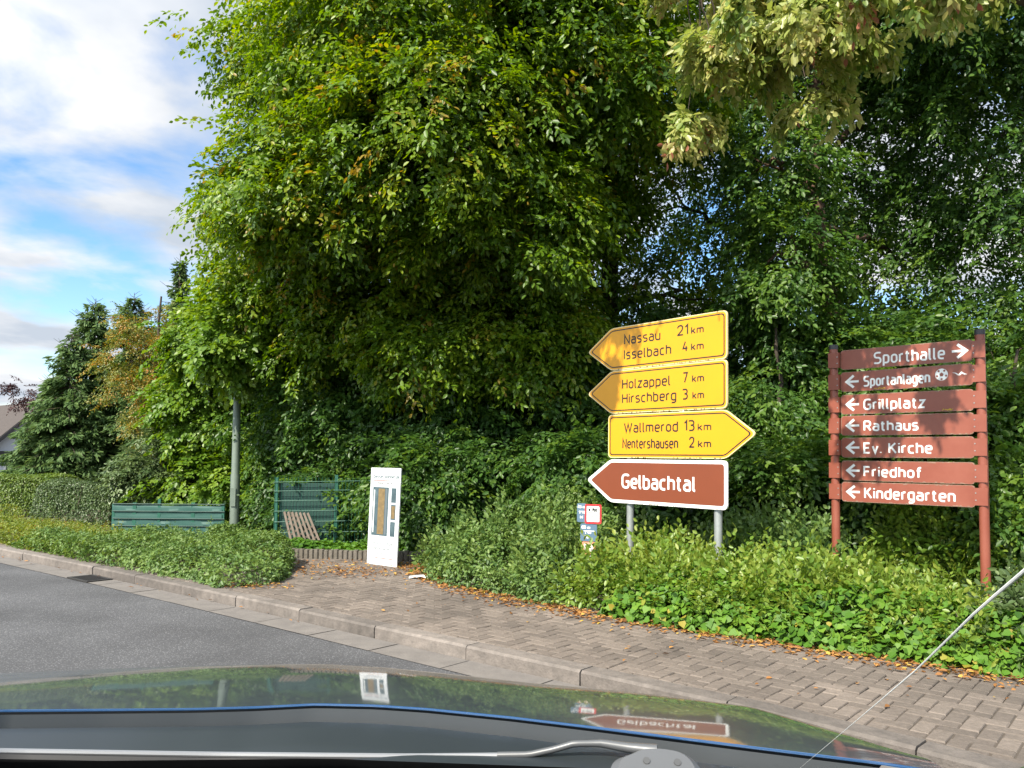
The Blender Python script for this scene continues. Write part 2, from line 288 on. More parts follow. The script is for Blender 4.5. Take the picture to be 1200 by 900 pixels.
def asphalt():
    m = mat('asphalt', (.075, .075, .078), .88, spec=.35); nt = m.node_tree; N = nt.nodes; L = nt.links; bs = N['Principled BSDF']; tc = N.new('ShaderNodeTexCoord')
    v = N.new('ShaderNodeTexVoronoi'); v.inputs['Scale'].default_value = 62; L.new(tc.outputs['Object'], v.inputs['Vector'])
    r = N.new('ShaderNodeValToRGB'); e = r.color_ramp.elements; e[0].position = 0; e[0].color = (.36, .36, .37, 1); e[1].position = .45; e[1].color = (.066, .067, .071, 1); e.new(.2).color = (.115, .116, .121, 1); L.new(v.outputs['Distance'], r.inputs[0])
    n = N.new('ShaderNodeTexNoise'); n.inputs['Scale'].default_value = .8; n.inputs['Detail'].default_value = 6; L.new(tc.outputs['Object'], n.inputs['Vector'])
    n2 = N.new('ShaderNodeTexNoise'); n2.inputs['Scale'].default_value = 60; L.new(tc.outputs['Object'], n2.inputs['Vector'])
    mr = N.new('ShaderNodeMapRange'); mr.inputs[1].default_value = .3; mr.inputs[2].default_value = .7; mr.inputs[3].default_value = .72; mr.inputs[4].default_value = 1.3; L.new(n.outputs[0], mr.inputs[0])
    mx = N.new('ShaderNodeMix'); mx.data_type = 'RGBA'; mx.blend_type = 'MULTIPLY'; mx.inputs['Factor'].default_value = 1; L.new(r.outputs[0], mx.inputs[6]); L.new(mr.outputs[0], mx.inputs[7]); L.new(mx.outputs[2], bs.inputs['Base Color'])
    bm = N.new('ShaderNodeBump'); bm.inputs['Strength'].default_value = .7; bm.inputs['Distance'].default_value = .006; L.new(n2.outputs[0], bm.inputs['Height']); L.new(bm.outputs[0], bs.inputs['Normal']); return m
M_ASPH = asphalt()
b = MB(); q0 = offset(KERB, 0, 0)[::10]; q1 = offset(KERB, -9, 0)[::10]; b.add(np.r_[q0, q1[::-1]], [(i, i + 1, 2 * len(q0) - 2 - i, 2 * len(q0) - 1 - i) for i in range(len(q0) - 1)])
tag(b.build('road', M_ASPH), kind='structure')
M_GUT = mat('gutter_concrete', (.165, .15, .136), .9, noise=(7, .22, (.115, .105, .097)), bump=(60, .4))
b = MB(); q0 = offset(KERB, -.015, .004); q1 = offset(KERB, -.31, .004); ln = np.r_[0, np.cumsum(np.linalg.norm(np.diff(KERB, axis=0), axis=1))]
def at_len(pl, s): return np.array([np.interp(s, ln, pl[:, i]) for i in range(3)])
s = 0.0
while s < ln[-1] - 1.0:
    a0, a1 = s + .006, s + .744; P = [at_len(q0, a0), at_len(q0, a1), at_len(q1, a1), at_len(q1, a0)]; dz = rng.uniform(0, .003)
    b.add([x + V(0, 0, dz) for x in P], [(3, 2, 1, 0)]); s += .75
tag(b.build('gutter', M_GUT), kind='structure')
def stone(nm, c1, c2, sc):
    m = mat(nm, c1, .88, noise=(sc, .2, c2), bump=(70, .5)); nt = m.node_tree; N = nt.nodes; L = nt.links; bs = N['Principled BSDF']
    g = N.new('ShaderNodeNewGeometry'); mp = N.new('ShaderNodeMapRange'); mp.inputs[3].default_value = .78; mp.inputs[4].default_value = 1.2; L.new(g.outputs['Random Per Island'], mp.inputs[0])
    lk = bs.inputs['Base Color'].links[0].from_socket
    n = N.new('ShaderNodeTexNoise'); n.inputs['Scale'].default_value = 1.1; n.inputs['Detail'].default_value = 5; tc = N.new('ShaderNodeTexCoord'); L.new(tc.outputs['Object'], n.inputs['Vector'])
    m2 = N.new('ShaderNodeMapRange'); m2.inputs[1].default_value = .3; m2.inputs[2].default_value = .7; m2.inputs[3].default_value = .75; m2.inputs[4].default_value = 1.2; L.new(n.outputs[0], m2.inputs[0])
    mu = N.new('ShaderNodeMath'); mu.operation = 'MULTIPLY'; L.new(mp.outputs[0], mu.inputs[0]); L.new(m2.outputs[0], mu.inputs[1])
    mx = N.new('ShaderNodeMix'); mx.data_type = 'RGBA'; mx.blend_type = 'MULTIPLY'; mx.inputs['Factor'].default_value = 1; L.new(lk, mx.inputs[6]); L.new(mu.outputs[0], mx.inputs[7]); L.new(mx.outputs[2], bs.inputs['Base Color']); return m
M_KERB = stone('kerb_concrete', (.175, .152, .134), (.10, .088, .078), 14)
M_PAVER = stone('paver_concrete', (.158, .131, .110), (.105, .087, .072), 30)
M_JOINT = mat('joint_sand', (.075, .062, .05), .95, noise=(12, .2, (.075, .06, .045)))
b = MB(); s = .3; kb = KERB; far = offset(KERB, .15, 0)
while s < ln[-1] - 1.2:
    n = 4; dz = rng.uniform(-.004, .004); jit = rng.uniform(-.005, .005); rows = []
    for i in range(n + 1):
        t = s + .005 + (.99) * i / n; fpt = at_len(kb, t); bpt = at_len(far, t); w = nrm(bpt - fpt); h = .10 + dz; ch = .016
        rows.append([fpt + w * jit + V(0, 0, -.05), fpt + w * jit + V(0, 0, h - ch), fpt + w * (jit + ch), bpt + V(0, 0, h), bpt + V(0, 0, -.05)]); rows[-1][2][2] = h
    b.grid(np.array(rows)); base = len(b.v) - 5 * (n + 1); b.f += [tuple(base + i for i in range(5)), tuple(base + n * 5 + i for i in (4, 3, 2, 1, 0))]; b.m += [0, 0]; s += 1.0
tag(b.build('kerb', M_KERB), kind='structure')
# pavement: herringbone of concrete blocks, each block bevelled, clipped at the kerb
U = nrm(V(-.77, .64, 0)); Wv = V(U[1], -U[0], 0); O = V(.02, 5.64, 0)
if Wv @ V(.63, .77, 0) < 0: Wv = -Wv
i0 = int(np.argmin(np.linalg.norm(KERB[:, :2] - V(-3.3, 8.4), axis=1))); kl = offset(KERB, .156, .1)
bay = [gr(*q) for q in [(238, 688), (262, 662), (322, 653.5), (348, 654), (432, 655.5), (492, 655)]]
poly = [tuple(p[:2]) for p in kl[:i0:6]] + [tuple(p[:2]) for p in bay] + [tuple(p[:2]) for p in offset(HF, .38)[::-6]]
poly = np.array(poly)
def inside(x, y):
    a = poly; c = np.roll(poly, -1, 0); cr = ((a[:, 1] > y) != (c[:, 1] > y)) & (x < (c[:, 0] - a[:, 0]) * (y - a[:, 1]) / (c[:, 1] - a[:, 1] + 1e-12) + a[:, 0]); return cr.sum() % 2 == 1
def clip(pg, p0, n):
    out = []
    for i in range(len(pg)):
        a, c = pg[i], pg[(i + 1) % len(pg)]; da, dc = (a - p0) @ n, (c - p0) @ n
        if da >= 0: out.append(a)
        if da * dc < 0: out.append(a + (c - a) * da / (da - dc))
    return out
b = MB(); w = .095
for i in range(-100, 130):
    for j in range(-66, 66):
        ox, oy = i + 2 * j, i - 2 * j
        for (x0, x1, y0, y1) in ((0, 2, 0, 1), (0, 1, 1, 3)):
            cx, cy = (ox + (x0 + x1) / 2) * w, (oy + (y0 + y1) / 2) * w; c = O + U * cx + Wv * cy
            if abs(cx) > 14 or cy > 6 or cy < -.2 and abs(cx) < 6 or cy < -2.5: continue
            kd = np.linalg.norm(kl[:, :2] - c[:2], axis=1); ki = int(np.argmin(kd)); ok = inside(c[0], c[1])
            if not ok and kd[ki] > .16: continue
            g = .003; pg = [V((ox + x) * w, (oy + y) * w) for x, y in ((x0, y0), (x1, y0), (x1, y1), (x0, y1))]
            cc = V(cx, cy); pg = [p + np.sign(cc - p) * g for p in pg]; pg = [(O + U * p[0] + Wv * p[1])[:2] for p in pg]
            if kd[ki] < .25:
                t = nrm(kl[min(ki + 1, len(kl) - 1), :2] - kl[max(ki - 1, 0), :2]); nn = V(t[1], -t[0]); nn = nn if nn @ V(.63, .77) > 0 else -nn
                pg = clip(pg, kl[ki, :2], nn)
                if len(pg) < 3: continue
            if not ok and kd[ki] > .25: continue
            z = .1 + rng.normal(0, .0016) + .004 * math.sin(c[0] * 2.1) * math.cos(c[1] * 1.7); m_ = np.mean(pg, 0); k = len(pg); sl_ = rng.normal(0, .006, 2)
            lo = [V(p[0], p[1], .085) for p in pg]; md = [V(p[0], p[1], z - .006) for p in pg]; tp = [V(*(p + (m_ - p) / (np.linalg.norm(m_ - p) + 1e-6) * .008), z + (p - m_) @ sl_) for p in pg]
            b.add(lo + md + tp, [(q, (q + 1) % k, k + (q + 1) % k, k + q) for q in range(k)] + [(k + q, k + (q + 1) % k, 2 * k + (q + 1) % k, 2 * k + q) for q in range(k)] + [tuple(2 * k + q for q in range(k))])
tag(b.build('pavement', M_PAVER), kind='structure')
b = MB(); b.add([V(p[0], p[1], .091) for p in poly], [tuple(range(len(poly)))]); tag(b.build('pavement_bedding', M_JOINT), kind='structure')

# ------------------------------------------------------------------ house far left
M_WALL = mat('white_render', (.50, .53, .57), .9, noise=(1.5, .3, (.45, .48, .52))); M_ROOF = mat('brown_roof_tiles', (.045, .036, .032), .9, noise=(12, .2, (.075, .062, .055)), bump=(8, .8)); M_DARK = mat('dark_fascia', (.03, .03, .032), .7)
M_GLASSW = mat('window_glass', (.03, .04, .05), .08, spec=.8); M_PVC = mat('white_frame', (.7, .7, .7), .5)
def house():
    apex = at(47, 476, 40); ng = V(.77, -.635, 0); l = V(-.635, -.77, 0); dp = -ng; hw = 4.6; zr = apex[2]; ze = zr - hw * .95; bs = V(apex[0], apex[1], -.05)
    root = empty('house', bs, 'white gabled house with brown tiled roof far beyond the clipped hedges', 'house')
    b = MB(); P = [bs + l * hw * .93, bs - l * hw * .93, bs - l * hw * .93 + V(0, 0, ze + .25), V(apex[0], apex[1], zr - .15), bs + l * hw * .93 + V(0, 0, ze + .25)]
    Q = [p + dp * 10 for p in P]; b.add(P + Q, [(0, 1, 2, 3, 4), (9, 8, 7, 6, 5)] + [(i, 5 + i, 5 + (i + 1) % 5, (i + 1) % 5) for i in range(5)]); b.build('wall', M_WALL, root)
    b = MB()
    for sg in (1, -1):
        e = apex + l * sg * hw * 1.06 - V(0, 0, hw * 1.06 * .95); f0 = -dp * .45; f1 = dp * 10.4; th = V(0, 0, .2)
        b.add([apex + f0, e + f0, e + f1, apex + f1] + [x + th for x in (apex + f0, e + f0, e + f1, apex + f1)], [(0, 1, 2, 3), (7, 6, 5, 4), (0, 4, 5, 1), (1, 5, 6, 2), (2, 6, 7, 3), (3, 7, 4, 0)])
    b.build('roof', M_ROOF, root)
    b = MB()
    for sg in (1, -1):
        e = apex + l * sg * hw * 1.05 - V(0, 0, hw * 1.05 * .95); a = apex - dp * .47
        b.add([a + V(0, 0, -.06), e - dp * .47 + V(0, 0, -.06), e - dp * .47 + V(0, 0, .16), a + V(0, 0, .16)] + [x - dp * .04 for x in (a + V(0, 0, -.06), e - dp * .47 + V(0, 0, -.06), e - dp * .47 + V(0, 0, .16), a + V(0, 0, .16))], [(0, 1, 2, 3), (7, 6, 5, 4), (0, 4, 5, 1), (3, 2, 6, 7), (1, 5, 6, 2), (0, 3, 7, 4)])
    b.build('verge_board', M_DARK, root)
    b = MB(); c = bs + ng * .06 + V(0, 0, 1.45) + l * 1.2; b.box(c, 8.6, .12, .16, l, ng); b.build('canopy_edge', M_DARK, root)
    for sh in (.9, -2.4):
        c = bs + l * sh + ng * .02 + V(0, 0, .65); f = MB()
        for dx, dz, sx, sz in ((0, .6, 1.2, .08), (0, -.6, 1.2, .08), (.56, 0, .08, 1.12), (-.56, 0, .08, 1.12)): f.box(c + l * dx + V(0, 0, dz), sx, .1, sz, l, ng)
        fr = f.build('window', M_PVC, root); g = MB(); g.box(c - ng * .0, 1.04, .03, 1.12, l, ng); g.build('pane', M_GLASSW, fr)
house()

# ------------------------------------------------------------------ trees
def LB(*a):  # lobes from (pixel x, pixel y, distance, radius or radii, twig count)
    return [(at(x, y, Y), r, n) for x, y, Y, r, n in a]
def foot(x, Y): p = at(x, 540, Y); return V(p[0], p[1], .07)
tree('lime_tree', 'tall broad lime tree with yellow-green crown left of the yellow arrow signs', foot(468, 14), 11, .26,
     LB((480, -190, 12.5, 2.3, 400), (365, 40, 12.2, (1.0, 1.2, 1.3), 300), (470, 20, 10.6, (1.6, 1.2, 1.3), 420), (340, 262, 12.6, (.95, .9, .9), 230), (400, 215, 11, (1.35, 1.1, .95), 380), (530, 150, 10.2, (1.3, 1.1, 1.0), 360), (335, 330, 13, (.7, .8, .5), 110),
        (450, 330, 12.6, (1.5, 1.2, .9), 320), (560, 330, 13, (1.4, 1.2, 1.1), 300), (540, 270, 10.6, (.55, .5, .5), 70), (395, -60, 12.3, (.9, 1.2, 1.0), 200), (420, 395, 12.6, (.9, .6, .6), 150), (520, 400, 12.0, (.9, .6, .6), 170), (610, 390, 11.8, (.8, .6, .6), 150)), L_LIME, tpls=SPR, hue=.5)
tree('lime_tree', 'dark trunked lime tree with hanging sprays directly behind and above the yellow arrow signs', foot(712, 14), 12, .21,
     LB((650, -190, 11, 2.3, 380), (700, 60, 10.4, (1.5, 1.2, 1.2), 400), (600, 30, 10.2, (1.0, 1.0, 1.1), 240), (620, 250, 10.4, (.75, .6, .6), 150), (690, 170, 12.5, (1.4, 1.1, 1.2), 230), (680, 330, 13.8, (1.5, 1.2, 1.1), 200), (790, 60, 12.5, (1.3, 1.2, 1.5), 200), (800, 340, 14.5, (1.2, 1.0, 1.0), 80)), L_LIME, hue=.46)
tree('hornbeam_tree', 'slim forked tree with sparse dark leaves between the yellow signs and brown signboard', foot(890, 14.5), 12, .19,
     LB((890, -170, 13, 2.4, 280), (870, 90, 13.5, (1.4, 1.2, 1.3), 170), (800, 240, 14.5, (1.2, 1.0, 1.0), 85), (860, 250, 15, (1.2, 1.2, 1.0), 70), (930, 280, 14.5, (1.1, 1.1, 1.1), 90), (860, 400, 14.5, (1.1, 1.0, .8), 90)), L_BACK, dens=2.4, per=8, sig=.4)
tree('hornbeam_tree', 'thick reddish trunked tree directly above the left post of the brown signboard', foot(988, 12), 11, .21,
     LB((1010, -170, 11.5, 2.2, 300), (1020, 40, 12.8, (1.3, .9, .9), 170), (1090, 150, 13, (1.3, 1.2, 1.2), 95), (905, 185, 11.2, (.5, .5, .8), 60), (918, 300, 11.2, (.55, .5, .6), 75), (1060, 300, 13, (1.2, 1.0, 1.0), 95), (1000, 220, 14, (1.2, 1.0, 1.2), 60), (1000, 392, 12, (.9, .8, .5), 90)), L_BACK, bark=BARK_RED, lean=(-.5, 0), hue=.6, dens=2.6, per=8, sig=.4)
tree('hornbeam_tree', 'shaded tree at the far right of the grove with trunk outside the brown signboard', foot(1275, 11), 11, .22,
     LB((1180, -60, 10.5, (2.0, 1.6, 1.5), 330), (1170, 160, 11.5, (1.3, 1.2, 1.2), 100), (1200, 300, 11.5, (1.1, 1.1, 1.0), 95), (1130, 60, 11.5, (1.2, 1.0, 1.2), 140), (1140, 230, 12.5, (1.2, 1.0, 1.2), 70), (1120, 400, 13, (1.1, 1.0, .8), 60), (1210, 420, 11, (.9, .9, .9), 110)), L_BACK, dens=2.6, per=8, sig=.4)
# roadside tree on the right whose long limb reaches over the pavement with large pale leaves
def overhang():
    base = V(6.4, 6.4, .07); root = empty('cherry_tree', base, 'roadside tree outside the right edge whose overhanging bough carries pale buff leaves', 'tree'); b = MB()
    b.tube(bent(base, V(6.0, 6.9, 7.5), 9, .08), np.linspace(.26, .1, 9), 10)
    tips = [at(820, 30, 6.3), at(870, 10, 6.6), at(960, 20, 6.0), at(1070, 0, 5.9), at(930, 60, 6.6), at(1160, -40, 6.1), at(500, -190, 6.0), at(980, -70, 5.4)]; st = V(6.1, 6.7, 4.9)
    hub = V(4.0, 6.5, 5.35); b.tube(bent(st, hub, 6, .08, .2), np.linspace(.11, .06, 6), 8)
    for t in tips: b.tube(bent(hub, t + V(0, 0, .45), 7, .08, .25), np.linspace(.045, .012, 7), 6)
    for x, y, Y in ((830, 90, 6.4), (805, 140, 6.5), (870, 70, 6.6), (850, 110, 6.5), (950, 70, 6.2), (950, 120, 6.4), (990, 40, 6.1), (1040, 30, 6.0), (800, 60, 6.3), (1095, 20, 6.0), (910, 90, 6.5), (890, 40, 6.4)):
        e = at(x, y, Y); s = tips[int(np.argmin([np.linalg.norm(q - e) for q in tips]))] + V(0, 0, .45); b.tube(bent(s, e, 6, .05, .1), np.linspace(.010, .003, 6), 5)
    b.build('trunk', BARK, root, True)
    crown([(at(x, y, Y), r, n) for x, y, Y, r, n in [(848, 62, 6.4, (.34, .3, .33), 26), (805, 125, 6.5, (.16, .15, .18), 8), (870, 30, 6.6, (.4, .3, .4), 32), (950, 30, 6.2, (.4, .3, .3), 30), (950, 100, 6.4, (.2, .2, .24), 10), (1040, 5, 6.0, (.4, .3, .2), 24), (850, -25, 6.3, (.5, .4, .3), 26), (1100, -60, 6.2, (.7, .5, .35), 36), (920, -70, 6.3, (.7, .5, .3), 36), (690, -175, 6.0, (.5, .4, .25), 30), (490, -125, 6.1, (.3, .28, .28), 26), (455, -190, 6.0, (.3, .28, .28), 22), (580, -175, 6.1, (.3, .3, .25), 7), (945, -25, 5.5, (.5, .35, .22), 22), (1050, -45, 5.1, (.5, .35, .22), 18)]],
          L_PALE, root, SPR_HANG, (.5, .8), .52, .2, (-1.1, -.3), name='crown', per=7, sig=.15, dens=2.1)
overhang()
# shrubs and young trees that close the grove below the crowns
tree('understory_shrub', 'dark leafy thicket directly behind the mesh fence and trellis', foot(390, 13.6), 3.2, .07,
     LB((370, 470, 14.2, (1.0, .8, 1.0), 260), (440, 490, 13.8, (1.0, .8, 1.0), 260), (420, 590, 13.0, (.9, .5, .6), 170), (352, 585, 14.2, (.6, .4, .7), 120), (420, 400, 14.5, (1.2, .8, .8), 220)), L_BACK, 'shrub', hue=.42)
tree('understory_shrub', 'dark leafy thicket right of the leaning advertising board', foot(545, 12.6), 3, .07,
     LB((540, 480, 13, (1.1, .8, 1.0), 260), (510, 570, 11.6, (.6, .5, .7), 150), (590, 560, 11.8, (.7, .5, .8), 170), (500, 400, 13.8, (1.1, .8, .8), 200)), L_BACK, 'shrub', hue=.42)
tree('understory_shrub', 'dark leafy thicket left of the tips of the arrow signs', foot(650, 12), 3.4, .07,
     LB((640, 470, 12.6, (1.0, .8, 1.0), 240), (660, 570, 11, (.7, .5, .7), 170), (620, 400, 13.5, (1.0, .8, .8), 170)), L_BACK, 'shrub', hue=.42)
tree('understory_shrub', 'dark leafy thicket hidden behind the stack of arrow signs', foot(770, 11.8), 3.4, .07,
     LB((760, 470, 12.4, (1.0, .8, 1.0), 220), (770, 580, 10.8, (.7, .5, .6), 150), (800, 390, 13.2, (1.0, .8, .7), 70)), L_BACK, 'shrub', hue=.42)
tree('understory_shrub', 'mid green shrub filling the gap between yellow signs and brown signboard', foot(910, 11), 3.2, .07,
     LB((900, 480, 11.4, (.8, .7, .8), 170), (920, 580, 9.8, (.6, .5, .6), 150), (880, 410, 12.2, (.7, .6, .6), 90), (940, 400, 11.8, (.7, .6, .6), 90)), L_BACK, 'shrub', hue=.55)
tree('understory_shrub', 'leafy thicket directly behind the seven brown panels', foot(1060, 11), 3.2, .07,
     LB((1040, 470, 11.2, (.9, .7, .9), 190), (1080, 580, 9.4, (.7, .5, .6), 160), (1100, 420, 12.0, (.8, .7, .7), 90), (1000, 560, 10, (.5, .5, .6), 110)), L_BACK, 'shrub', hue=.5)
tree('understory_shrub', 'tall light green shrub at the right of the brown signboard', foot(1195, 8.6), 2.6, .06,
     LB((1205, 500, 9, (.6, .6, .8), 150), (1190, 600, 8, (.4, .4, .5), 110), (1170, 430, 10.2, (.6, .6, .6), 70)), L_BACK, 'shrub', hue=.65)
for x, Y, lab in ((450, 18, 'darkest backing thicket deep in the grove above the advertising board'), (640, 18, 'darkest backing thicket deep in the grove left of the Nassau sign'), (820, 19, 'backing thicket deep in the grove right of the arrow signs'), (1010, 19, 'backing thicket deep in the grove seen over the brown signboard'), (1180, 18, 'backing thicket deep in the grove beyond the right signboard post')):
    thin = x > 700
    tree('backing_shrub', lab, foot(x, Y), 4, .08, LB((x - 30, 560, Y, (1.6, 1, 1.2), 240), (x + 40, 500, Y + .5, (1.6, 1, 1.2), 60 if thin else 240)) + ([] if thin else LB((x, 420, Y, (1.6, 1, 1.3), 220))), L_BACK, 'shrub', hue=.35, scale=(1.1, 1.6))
# ------------------------------------------------------------------ left-hand trees
tree('hazel_tree', 'bright green big-leaved young tree directly behind the lamp post', foot(295, 15.5), 4.4, .09,
     LB((262, 400, 15.2, (.75, .6, .9), 190), (283, 392, 12.9, (.5, .35, .55), 110), (235, 480, 15.6, (.6, .6, .9), 150), (305, 470, 15.4, (.65, .5, .8), 190), (250, 570, 15.4, (.75, .6, .8), 190), (315, 560, 15.2, (.6, .5, .8), 180), (350, 520, 14.8, (.5, .5, .9), 130), (340, 430, 15, (.5, .5, .6), 110), (290, 352, 14.2, (.5, .5, .4), 90)), L_BRIGHT, tpls=SPR_BIG, scale=(.55, .85), hue=.55, tpl='broad', per=9, sig=.28)
tree('dogwood_shrub', 'pale green glossy shrub rising directly above the screened fence', foot(185, 15.5), 1.8, .05,
     LB((185, 560, 15.6, (.7, .5, .5), 160), (150, 570, 16, (.5, .4, .4), 80), (205, 520, 16, (.4, .4, .5), 80)), L_HEDGE, 'shrub', tpls=SPR_BIG, scale=(.45, .65), hue=.75, per=9, sig=.22)
def rowan():
    tree('rowan_tree', 'rowan tree with orange and yellow leaves between the spruces and hazel', foot(182, 17.5), 4.8, .08,
         LB((180, 378, 17.5, (.65, .5, .35), 50), (162, 420, 17.3, (.7, .5, .5), 56), (152, 465, 17, (.5, .4, .4), 40), (198, 440, 17.3, (.5, .5, .6), 60), (190, 500, 17, (.5, .5, .6), 50)), L_ROWAN, tpls=SPR_FINE_R, scale=(.7, 1.2), hue=.45, var=.2, per=10, sig=.26)
SPR_FINE_R = [spray(.5, 12, 4, .06, .3, 55, .45) for _ in range(5)]
rowan()
def spruce(label, x, Y, ytop, half, seed, thin_top=1.0, group='spruces behind the clipped hedges', dens=1.0):
    base = foot(x, Y); top = at(x, ytop, Y)[2]; H = top - .07; root = empty('spruce_tree', base, label, 'conifer', group)
    tk = bent(base - V(0, 0, .1), V(base[0], base[1], top), 10, .03); b = MB(); b.tube(tk, np.linspace(1, 0, 10) ** 1.3 * .13 + .006, 8)
    P, A, Nn, Z, T = [], [], [], [], []
    nw = int(H / .14)
    for i in range(nw):
        z = .25 + (H - .3) * i / nw; fr = 1 - z / H; Lb = half * (fr ** .72) * thin_top if fr < .18 else half * (.35 + .65 * min(1, fr * 1.25)) * (fr ** .28)
        nb = rng.integers(6, 9) if fr > .12 else 5
        for q in range(nb):
            az = rng.uniform(0, 2 * math.pi); L = Lb * rng.uniform(.6, 1.15); d = V(math.cos(az), math.sin(az), 0); m = max(3, int(L / .055)); sd = V(-d[1], d[0], 0)
            up = .55 if fr < .25 else .12
            t = np.linspace(.05, 1, m); bp = base + V(0, 0, z) + d * (L * t)[:, None]; bp[:, 2] += up * L * t - .45 * L * t ** 2 + .12 * L * t ** 3; b.tube(bp[::max(1, m // 4)], np.linspace(.014, .005, len(bp[::max(1, m // 4)])), 4, cap=False)
            for k in range(int(m * 6.5 * dens)):
                j = rng.integers(max(0, int(m * .1)), m); sg = rng.choice([-1, 1]); lat = rng.uniform(0, .32) * L * (1.05 - t[j]) ** .7; dn = rng.uniform(0, .10)
                P.append(bp[j] + sd * sg * lat + d * lat * .6 + V(0, 0, -dn + rng.normal(0, .02))); A.append(d * rng.uniform(.4, 1) + sd * sg * rng.uniform(.1, .9) + V(0, 0, rng.uniform(-1.0, .15))); Nn.append(V(0, 0, 1) + rng.normal(0, .5, 3)); Z.append(rng.uniform(.09, .2)); T.append(.45 + .28 * t[j] * rng.uniform(-.4, 1) + rng.normal(0, .12))
    for q in range(16):
        z = H * (.84 + .16 * q / 16); az = rng.uniform(0, 6.3); L = half * .42 * (1.02 - z / H) * 4 + .06; s = V(base[0], base[1], .07 + z); b.tube(bent(s, s + V(math.cos(az) * L, math.sin(az) * L, L * .75), 4, .01), np.linspace(.008, .003, 4), 4, cap=False)
    b.build('trunk', BARK, root, True); leaf_obj('crown', np.array(P), np.array(A), np.array(Nn), np.array(Z), np.array(T), L_SPRUCE, 'needle', root)
spruce('dense dark spruce with bare spiky top, leftmost of the two full spruces', 104, 21.5, 350, 1.85, 1)
spruce('shorter bushy spruce beside the house roof, standing lowest of the conifers', 58, 21, 436, 1.15, 2)
spruce('slender spruce with thin bare leader rising behind the orange rowan', 203, 20, 300, 1.3, 3, .6)
spruce('broad pale green spruce between the two dark spruces, its top lower than both neighbours', 78, 20.6, 392, 1.7, 5)
spruce('mid green spruce filling the gap behind the rowan trunk', 150, 21.5, 343, 1.7, 4)
tree('copper_beech', 'dark purple leaved treetop peeping out left of the spruces', foot(28, 28), 3.0, .08, LB((30, 462, 28, (.4, .4, .3), 16), (42, 480, 28, (.4, .4, .4), 14)), L_COPPER, hue=.4, scale=(.6, 1.0))
# ------------------------------------------------------------------ hedges, borders and the planted bank
def line(*px, z=.1): return np.array([gr(x, y, z) for x, y in px])
def hedge(name, label, a, c, th, h, n, m, sz, base, seed):
    a = np.array(a, float); c = np.array(c, float); d = nrm(c - a); nn = V(-d[1], d[0], 0); nn = nn if nn[1] > 0 else -nn
    bank(name, label, 'hedge', [a, (a + c) / 2, c], [a + nn * th, (a + c) / 2 + nn * th, c + nn * th], [(0, 0), (.03, h * .5), (.05, h * .93), (.14, h), (.86, h), (1, h * .8)], n, m, sz, 'oval', base, .14, .06, .05, seed, 'clipped hedges beside the road', 12, None, .12, .16, .5)
p0, p1 = at(-70, 540, 17.5), at(62, 540, 17.2); hedge('clipped_hedge', 'clipped yellow-green hedge at the left edge in front of the house', V(p0[0], p0[1], .1), V(p1[0], p1[1], .1), 1.2, .84, 15000, L_HEDGE2, .05, .6, 1.0)
p0, p1 = at(38, 540, 15.6), at(131, 540, 15.3); hedge('clipped_hedge', 'clipped grey-green box hedge ending at the screened fence', V(p0[0], p0[1], .1), V(p1[0], p1[1], .1), 1.1, .80, 15000, L_HEDGE, .042, .55, 2.0)
iL = int(np.argmin(np.linalg.norm(KERB[:, :2] - V(-3.25, 8.35), axis=1))); kb = offset(KERB, .17, .1)[iL:]
kb = kb[(kb[:, 0] > -22)]
front = np.r_[line((336, 677), (322, 684.5), (292, 687.5), (250, 690)), kb[3:]]; front = resample(front, 240)
back = resample(np.r_[line((343, 663), (300, 648), (262, 641)), offset(kb, 1.55, .1)[14:]], 240)
PF = [(0, 0), (.02, .14), (.10, .25), (.3, .31), (.7, .33), (1, .26)]
GB = 'low border shrubs along the kerb'
bank('border_shrub', 'blue-green rounded border shrub in front of the lamp post', 'shrub', front[:62], back[:62], PF, 26000, L_COTO, .05, base=.6, seed=1.0, group=GB, lump=.11, shoots=(330, SPR_FINE, (.4, .7), .5), taper=.5)
bank('border_shrub', 'yellowish low border shrub in front of the screened fence', 'shrub', front[54:112], back[54:112], [(a, z * .62) for a, z in PF], 17000, L_YEL, .045, base=.5, seed=2.0, group=GB, lump=.09, shoots=(240, SPR_FINE, (.4, .7), .5), taper=.25)
bank('border_shrub', 'mixed green and rusty border shrub in front of the grey-green hedge', 'shrub', front[106:165], back[106:165], PF, 13000, L_YEL, .05, base=.42, seed=3.0, group=GB, lump=.11, taper=.25)
bank('border_shrub', 'light green border shrub farthest along the kerb at the left edge', 'shrub', front[160:], back[160:], PF, 12000, L_HEDGE2, .055, base=.5, seed=4.0, group=GB, lump=.11, taper=.25)
GH = 'shrubs of the planted bank along the pavement'
bank('ivy', 'glossy ivy trailing along the pavement edge below the signs', 'ivy', HF[20:185], offset(HF, .62)[20:185], [(0, 0), (.04, .1), (.2, .24), (.55, .40), (1, .42)], 9500, L_IVY, .058, 'ivy', .52, .2, .07, .09, 1.5, None, 14, None, .3, .2, .75)
def hf(x0, x1, d0, d1):  # stretch of the bank between two picture columns
    px = [600 + F * p[0] / p[1] for p in HF]; i = [k for k, v in enumerate(px) if x0 <= v <= x1]; return offset(HF, d0)[i[0]:i[-1] + 1], offset(HF, d1)[i[0]:i[-1] + 1]
f_, k_ = hf(470, 640, .02, 2.1)
bank('dense_shrub', 'dark small-leaved shrub between the advertising board and hydrant plates', 'shrub', f_, k_, [(0, 0), (.03, .22), (.12, .40), (.4, .60), (.8, .74), (1, .6)], 29000, L_COTO, .05, base=.55, seed=5.0, group=GH, depth=.16, lump=.2, shoots=(300, SPR_SHOOT, (.6, 1.1), .9), taper=.5)
f_, k_ = hf(640, 880, .12, 1.5)
